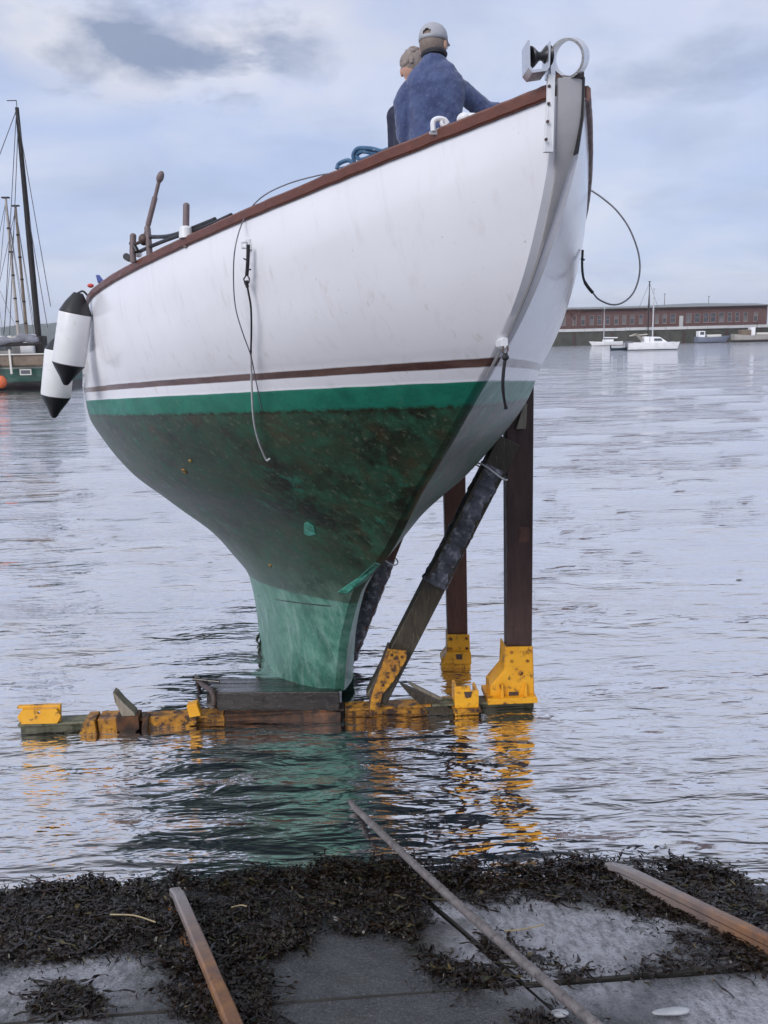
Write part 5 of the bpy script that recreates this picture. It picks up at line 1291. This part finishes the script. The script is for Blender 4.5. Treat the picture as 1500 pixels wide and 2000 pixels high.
# shallow roof whose ridge stands a little higher over the middle of the range
V = []; F = []; nn2 = 24
for i in range(nn2 + 1):
    x_ = -HW - .5 + (2 * HW + 1) * i / nn2; f = (i / nn2); rid = RH * (.62 + .38 * math.exp(-((f - .76) / .14) ** 2))
    V += [(x_, -.75, EH - .10), (x_, -.75, EH + .06), (x_, 6.3, EH + rid + .1), (x_, 13.2, EH + .06), (x_, 13.2, EH - .10)]
for i in range(nn2):
    for q in range(5): F.append((i*5+q, i*5+(q+1)%5, (i+1)*5+(q+1)%5, (i+1)*5+q))
F += [tuple(range(5)), tuple(nn2*5+q for q in range(5))]
MB().add(V, F).build('roof', 'roof_grey', wh)
MB().box((0, -.80, EH - .02), (2 * HW + 1, .10, .12)).build('gutter', 'iron_dark', wh)
for (xp, yt, lab) in ((1297, 574, 'thin pole rising behind the middle of the warehouse roof'), (1383, 579, 'thin dark pole rising behind the warehouse ridge')):
    b = zy(xp, 612, BY + 16); tpt = zy(xp, yt, BY + 16); o = MB().tube([(0, 0, 0), (0, 0, tpt[2] - QZ)], [.09, .05], 8).build('pole', 'iron_dark', None); o.location = (b[0], b[1], QZ); o['label'] = lab; o['category'] = 'pole'
    MB().box((0, 0, tpt[2] - QZ), (.25, .25, .12)).build('pole_cap', 'iron_dark', o)
# bare little tree at the end of the warehouse
tb_ = zy(1122, 640, QY + 6); tr_ = empty('bare_tree', (tb_[0], tb_[1], QZ + .3), 'leafless grey tree at the warehouse, just right of the yacht bow', 'tree')
g = MB(); g.tube([(0, 0, 0), (.05, 0, 1.2), (0, 0, 2.2)], [.10, .08, .05], 8); g.build('trunk', 'timber_brown', tr_)
g = MB(); r = random.Random(3)
def twig(p, d, L, rad, lev):
    q = p + d * L; g.tube([p, q], [rad, rad * .6], 4)
    if lev > 0:
        for _ in range(4): nd = nrm(d + np.array([r.gauss(0, .55), r.gauss(0, .55), r.gauss(.1, .35)])); twig(p + d * L * r.uniform(.5, 1), nd, L * .66, rad * .55, lev - 1)
for _ in range(7): twig(np.array([0, 0, r.uniform(1.2, 2.2)]), nrm((r.gauss(0, .7), r.gauss(0, .7), 1)), 1.15, .035, 3)
g.build('crown', 'timber_brown', tr_)

# ------------------------------------------------------------------ boats afloat
def loft_hull(L, B, H, draft=.3, bow_rake=.12, sheer=.15, stern=.7, n=26, ns=11):
    V = []; F = []
    for i in range(n):
        f = i / (n - 1); x = -L / 2 + L * f
        if f < .5: b = B / 2 * (stern + (1 - stern) * math.sin(f / .5 * math.pi / 2))
        else: b = B / 2 * (1 - ((f - .5) / .5) ** 2.3) + .012
        zt = H * (1 + sheer * ((f - .4) / .6) ** 2)
        for k in range(ns):
            a = -math.pi / 2 + math.pi * k / (ns - 1); z = -draft + (zt + draft) * (1 - math.cos(a) ** 1.0) ** .8; y = b * (abs(math.sin(a)) ** .45) * (1 if a > 0 else -1)
            V.append((x + bow_rake * L * f ** 4 * max(0, z) / H * .5, y, z))
    for i in range(n - 1):
        for k in range(ns - 1): F.append((i*ns+k, (i+1)*ns+k, (i+1)*ns+k+1, i*ns+k+1))
        F.append((i*ns+ns-1, (i+1)*ns+ns-1, (i+1)*ns, i*ns))
    F.append(tuple(range(ns))); return V, F
def two_tone(name, top, low, zc, rough=.35, stripe=None):
    t = NT(name); X, Y, Z = t.sep(); n_ = t.noise(1.6, 5, .6)
    c = t.mix(t.maprange(Z, zc - .02, zc + .02), low, t.mix(t.ramp(n_, [(.35, 0.), (.7, 1.)]), top, tuple(v * .82 for v in top)))
    if stripe: c = t.mix(t.math('MULTIPLY', t.maprange(Z, stripe[0] - .01, stripe[0] + .01), t.maprange(Z, stripe[1] + .01, stripe[1] - .01)), c, stripe[2])
    t.set(Base_Color=c, Roughness=rough); MATS[name] = t.m; return name
two_tone('hull_white_navy', (.72, .72, .74), (.015, .03, .05), .10); two_tone('hull_white', (.70, .70, .71), (.20, .20, .22), .06)
two_tone('hull_grey_blue', (.16, .18, .24), (.05, .05, .07), .10); two_tone('hull_old_wood', (.34, .32, .30), (.04, .035, .035), .35, .6)
two_tone('hull_green', (.015, .075, .060), (.014, .010, .012), .45, .4, (1.16, 1.26, (.30, .32, .28)))
two_tone('hull_navy', (.02, .045, .06), (.01, .02, .03), .1)
worn('canvas_tan', (.42, .38, .33), (.52, .48, .42), 2, .8, None, bump=.2)
worn('canvas_grey', (.16, .16, .19), (.24, .24, .28), 2, .8, (.10, .10, .12), (.5, .65), .6, 4)
worn('spar_dark', (.007, .005, .005), (.014, .010, .010), 3, .7, None, bump=0)
worn('spar_pale', (.34, .30, .27), (.42, .38, .35), 3, .5, (.16, .12, .10), (.6, .7), 0)
worn('spar_alu', (.42, .43, .46), (.50, .51, .54), 3, .4, None, bump=0)
worn('wood_bulwark', (.12, .085, .06), (.20, .15, .11), 2, .6, (.06, .04, .03), (.55, .7), .2)
worn('cabin_cream', (.52, .50, .46), (.62, .60, .56), 2, .6, None, bump=0)
worn('rig_wire', (.05, .05, .06), (.09, .09, .10), 2, .5, None, bump=0)
def mast(parent, x, h, r, mat, z0=.8, y=0, spread=1.3, base=.9, stays=True, crosstree=True, rake=0.0):
    top = np.array([x + rake * h, y, h]); mo = MB().tube([(x, y, z0), tuple((np.array((x, y, z0)) + top) / 2), tuple(top)], [r, r * .95, r * .75], 10).build('mast', mat, parent, smooth=True)
    if crosstree:
        zc = z0 + (h - z0) * .62; MB().tube([(x, y - spread * .6, zc), (x, y + spread * .6, zc)], r * .35, 6).build('crosstree', mat, mo)
        MB().box((x, y, h - .02), (r * 3.2, r * 3.2, .10)).build('masthead', mat, mo)
    if stays:
        for (dx, dy) in ((0, -spread), (0, spread), (base * 3.0, 0), (-base * 3.2, 0)):
            MB().tube([(x + dx, y + dy, z0), tuple(top - np.array([0, 0, .15]))], .020, 5).build('stay', 'rig_wire', parent)
    return mo
def boat_at(name, xpx, ywl, Y, heading, label, cat='boat', group=None):
    p = zy(xpx, ywl, Y); return empty(name, (p[0], p[1], 0), label, cat, group, rz=heading)
def px_h(x, y, Y): return zy(x, y, Y)[2]
# catamaran
CY = 113.0
e = boat_at('catamaran', 1270, 683, CY, R(-4), 'white catamaran with two masts and tan spray hood moored before the quay')
for sy in (-1, 1):
    V, F = loft_hull(5.9, .95, .85, .25, .10, .10, .85); o = MB().add([(x, y + sy * 1.25, z) for x, y, z in V], F).build('hull', 'hull_white_navy' if sy < 0 else 'hull_white_navy', e, smooth=True)
MB().box((-.3, 0, .80), (4.2, 2.6, .25), None, .05).build('bridge_deck', 'white_plastic', e)
V = [(1.9, -.9, .9), (1.9, .9, .9), (-1.0, 1.1, .9), (-1.0, -1.1, .9), (1.0, -.6, 1.55), (1.0, .6, 1.55), (-.9, .8, 1.65), (-.9, -.8, 1.65)]
cb = MB().add(V, [(0,1,5,4),(1,2,6,5),(2,3,7,6),(3,0,4,7),(4,5,6,7)]).build('cabin', 'white_plastic', e, bevel=.04)
MB().add([(1.25, -.97, 1.12), (.2, -1.06, 1.12), (.2, -1.0, 1.38), (1.05, -.92, 1.38)], [(0, 1, 2, 3)]).build('cabin_window', 'window_glass', cb)
V = [(-.8, -1.1, .95), (-.8, 1.1, .95), (-1.8, 1.1, 2.0), (-1.8, -1.1, 2.0), (-2.2, -1.1, 1.9), (-2.2, 1.1, 1.9)]
MB().add(V, [(0,1,2,3),(3,2,5,4)]).build('spray_hood', 'canvas_tan', e)
mast(e, -.35, px_h(1265, 550, CY), .075, 'spar_dark', .9, spread=1.2); mast(e, .22, px_h(1272, 564, CY), .085, 'spar_alu', .9, spread=1.2, stays=False)
MB().tube([(-.3, 0, 1.9), (-2.6, 0, 1.75)], .07, 8).build('boom', 'canvas_tan', e)
MB().box((-2.6, 0, .75), (.7, 2.3, .6), None, .04).build('stern_rack', 'canvas_grey', e)
e = boat_at('dinghy', 1208, 683, CY + 1, R(0), 'small dark dinghy towed behind the white catamaran', 'dinghy')
V, F = loft_hull(2.0, .9, .30, .1, .1, .25, .8); MB().add(V, F).build('hull', 'hull_navy', e, smooth=True); MB().box((-.1, 0, .26), (.25, .7, .04)).build('thwart', 'wood_bulwark', e); MB().box((-1.0, 0, .42), (.16, .16, .45), None, .03).build('outboard', 'black_rubber', e)
# sloop left
SY = 152.0
e = boat_at('sloop', 1186, 672, SY, R(180), 'small white sloop moored left of the catamaran by the quay wall')
V, F = loft_hull(5.0, 1.7, .62, .2, .2, .2, .6); MB().add(V, F).build('hull', 'hull_white', e, smooth=True)
MB().box((-.1, 0, .78), (1.7, 1.0, .42), None, .08).build('cabin', 'white_plastic', e); mast(e, .6, px_h(1179, 600, SY), .06, 'spar_alu', .7, spread=.8)
MB().tube([(.6, 0, 1.3), (-1.7, 0, 1.25)], .09, 8).build('boom', 'white_plastic', e)
# grey motor boat
MY = 157.0
e = boat_at('motor_boat', 1388, 670, MY, R(0), 'grey blue motor boat lying along the quay between catamaran and wooden hulk')
V, F = loft_hull(5.2, 2.0, .95, .25, .25, .25, .9); MB().add(V, F).build('hull', 'hull_grey_blue', e, smooth=True)
MB().box((-1.8, 0, 1.45), (1.1, 1.5, 1.1), None, .08).build('wheelhouse', 'white_plastic', e); MB().box((.4, 0, 1.15), (2.4, 1.3, .45), None, .1).build('fore_cabin', 'cabin_cream', e)
MB().box((-1.8, -.757, 1.62), (.7, .02, .5)).build('side_window', 'window_glass', e)
# old wooden boat
e = boat_at('wooden_boat', 1478, 670, MY + .5, R(0), 'old pale wooden work boat with wheelhouse at the right end of the quay')
V, F = loft_hull(8.4, 2.5, 1.1, .3, .3, .55, .8); MB().add(V, F).build('hull', 'hull_old_wood', e, smooth=True)
MB().box((-2.2, 0, 1.55), (1.7, 1.6, 1.0), None, .06).build('wheelhouse', 'wood_bulwark', e); MB().box((-1.0, 0, 1.7), (.8, 1.3, 1.5), None, .05).build('companionway', 'white_plastic', e)
MB().box((.8, 0, 1.35), (2.2, 1.2, .35), None, .05).build('hatch', 'cabin_cream', e); MB().tube([(-.1, 0, 1.2), (-.1, 0, 3.6)], .05, 8).build('mast', 'spar_dark', e)

# ------------------------------------------------------------------ boats to the left
GY = 51.0
pr = zy(148, 757, GY); e = empty('gaff_cutter', (pr[0] - 7.6, GY, 0), 'dark green hulled sailing vessel with tall black mast and grey furled sail', 'boat')
GX = pr[0] - 7.6
V, F = loft_hull(15.2, 3.8, 1.25, .5, .06, .10, .75); V = [(-x, y, z) for x, y, z in V]; MB().add(V, F).build('hull', 'hull_green', e, smooth=True)
def gx(x, y): p = zy(x, y, GY); return p[0] - GX, p[2]
bx = gx(75, 655)[0]; tx_, tz_ = gx(33, 210)
mm = MB().tube([(bx, 0, 1.0), (bx + (tx_ - bx) * .5, 0, tz_ * .52), (tx_, 0, tz_)], [.17, .16, .10], 12).build('mast', 'spar_dark', e, smooth=True)
MB().box((tx_ - .25, 0, tz_ + .35), (.5, .03, .04)).build('wind_vane', 'spar_dark', mm); MB().tube([(tx_, 0, tz_), (tx_, 0, tz_ + .36)], .02, 5).build('vane_rod', 'spar_dark', mm)
for (x0_, y0_, x1_, y1_) in ((33, 215, 118, 600), (33, 215, 30, 650), (36, 250, 40, 655), (58, 430, 112, 640), (33, 215, -120, 690)):
    a, b = gx(x0_, y0_), gx(x1_, y1_); MB().tube([(a[0], -.05, a[1]), (b[0], -1.5, b[1])], .022, 5).build('stay', 'rig_wire', e)
# bulwark planks, rubbing band, white rail
MB().box((1.2, -1.86, 1.62), (12.0, .08, .55), None, .02).build('bulwark', 'wood_bulwark', e); MB().box((1.2, -1.93, 1.93), (12.2, .16, .07), None, .02).build('rail_cap', 'cabin_cream', e)
MB().box((1.2, 1.86, 1.62), (12.0, .08, .55), None, .02).build('bulwark', 'wood_bulwark', e)
MB().box((1.2, 0, 1.33), (12.0, 3.7, .06)).build('deck', 'wood_bulwark', e)
for xp in (22, 48): q = gx(xp, 700); MB().box((q[0], -1.98, 1.55), (.10, .08, 1.3)).build('fender_board', 'cabin_cream', e)
q0, q1 = gx(-60, 700)[0], gx(40, 700)[0]; MB().box(((q0 + q1) / 2, -.2, 2.25), (q1 - q0, 1.9, .75), None, .08).build('deckhouse', 'cabin_cream', e)
for xp in (5, 20, 34): q = gx(xp, 690); MB().box((q[0], -1.165, 2.30), (.36, .03, .30)).build('deckhouse_window', 'window_glass', e)
q = gx(64, 690); MB().box((q[0], -.3, 2.45), (.75, 1.1, 1.1), None, .10).build('companion', 'white_plastic', e)
q = gx(83, 690); MB().box((q[0], -.1, 2.35), (.45, .9, 1.1), None, .06).build('winch_house', 'spar_dark', e)
r = random.Random(8)
for k in range(5):
    q = gx(-5 + k * 13, 682); g = MB(); g.ell((q[0], -.9, 2.72), (.24, .22, .22)); g.ell((q[0] + .15, -.85, 2.66), (.18, .2, .16)); g.build('deck_bundle', ('cabin_cream', 'canvas_tan', 'white_plastic')[k % 3], e, smooth=True)
# boom with bulky furled sail
b0, b1 = gx(-90, 668), gx(102, 664); P_ = []; rad = []
for k in range(40):
    f = k / 39; P_.append((b0[0] + (b1[0] - b0[0]) * f, -2.1, b0[1] + (b1[1] - b0[1]) * f + .10 * math.sin(f * 9) + .04 * math.sin(f * 31))); rad.append(.20 + .05 * math.sin(f * 23) + .03 * math.sin(f * 47 + 1))
MB().tube(P_, rad, 12).build('furled_sail', 'canvas_grey', e, smooth=True); MB().tube([(b0[0], -2.1, b0[1] - .22), (b1[0] + .2, -2.1, b1[1] - .20)], .09, 10).build('boom', 'spar_dark', e)
q = gx(76, 722); fm = MB()
for (cx_, cz_, sx, sz) in ((0, .13, .62, .05), (0, -.13, .62, .05), (-.285, 0, .05, .21), (.285, 0, .05, .21)): fm.box((q[0] + cx_, -1.93, .98 + cz_), (sx, .06, sz))
hp = fm.build('hull_port', 'cabin_cream', e); MB().box((q[0], -1.905, .98), (.52, .03, .21)).build('pane', 'window_glass', hp)
q = zy(2, 746, GY - 3); o = MB().ell((0, 0, 0), (.30, .30, .34)).build('buoy', 'orange_buoy', None, smooth=True); o.location = (q[0], GY - 3, q[2]); o['label'] = 'orange round buoy beside the green hull at the left edge'; o['category'] = 'buoy'
MB().tube([(0, 0, .33), (.05, .1, .9)], .02, 6).build('buoy_line', 'rope_black', o)
# two-masted vessel beyond and a pale sloop beyond that
KY = 70.0
pk = zy(30, 700, KY); e = empty('ketch', (pk[0], KY, 0), 'two masted sailing vessel with mottled pale masts behind the green hull', 'boat')
V, F = loft_hull(11, 3.2, 1.2, .3, .15, .2, .6); MB().add(V, F).build('hull', 'hull_white', e, smooth=True); MB().box((-.5, 0, 1.5), (4, 1.8, .7), None, .1).build('cabin', 'cabin_cream', e)
def kx(x, y, Y=KY, P=None): p = zy(x, y, Y); return p[0] - pk[0], p[2]
for (xb, yb, xt, yt, mat, nm) in ((36, 655, 11, 386, 'spar_pale', 0), (52, 655, 30, 402, 'wood_bulwark', 1)):
    a, b = kx(xb, yb), kx(xt, yt); mo = MB().tube([(a[0], 0, 1.0), (b[0], 0, b[1])], [.13, .085], 10).build('mast', mat, e, smooth=True)
    MB().box((b[0], 0, b[1]), (.55, .3, .10)).build('masthead', 'spar_dark', mo)
    for k in range(6):
        f = .12 + .14 * k; MB().tube([(a[0] + (b[0] - a[0]) * f, 0, 1 + (b[1] - 1) * f - .06), (a[0] + (b[0] - a[0]) * f, 0, 1 + (b[1] - 1) * f + .06)], .14, 8).build('mast_band', 'spar_dark', mo)
    for (dx, dy) in ((-1.6, -1.4), (1.2, -1.4), (-3.6, 0), (.3, 1.4)): MB().tube([(a[0] + dx, dy, 1.2), (b[0], 0, b[1] - .2)], .022, 5).build('stay', 'rig_wire', e)
LY = 90.0
pk2 = zy(5, 700, LY); e = empty('sloop', (pk2[0], LY, 0), 'pale sloop whose mast stands at the very left edge', 'boat')
V, F = loft_hull(8, 2.6, 1.1, .3, .15, .2, .6); MB().add(V, F).build('hull', 'hull_white', e, smooth=True); MB().box((-.5, 0, 1.35), (3, 1.5, .6), None, .1).build('cabin', 'white_plastic', e); mast(e, 0, px_h(2, 540, LY), .10, 'spar_alu', 1.0, spread=1.2)

# ================================================================== AIR
t = NT('haze_air'); t.t.nodes.remove(t.b); pv_ = t.n('ShaderNodeVolumePrincipled'); pv_.inputs['Color'].default_value = (.86, .89, .97, 1); pv_.inputs['Density'].default_value = .00028; pv_.inputs['Anisotropy'].default_value = .2
t.l(pv_.outputs[0], t.out.inputs['Volume'])
hz = MB().box((0, 1640, 28.0), (8600, 3600, 62.0)).build('haze', t.m, None); hz['kind'] = 'stuff'; hz['label'] = 'pale damp air over the harbour'; hz['category'] = 'haze'
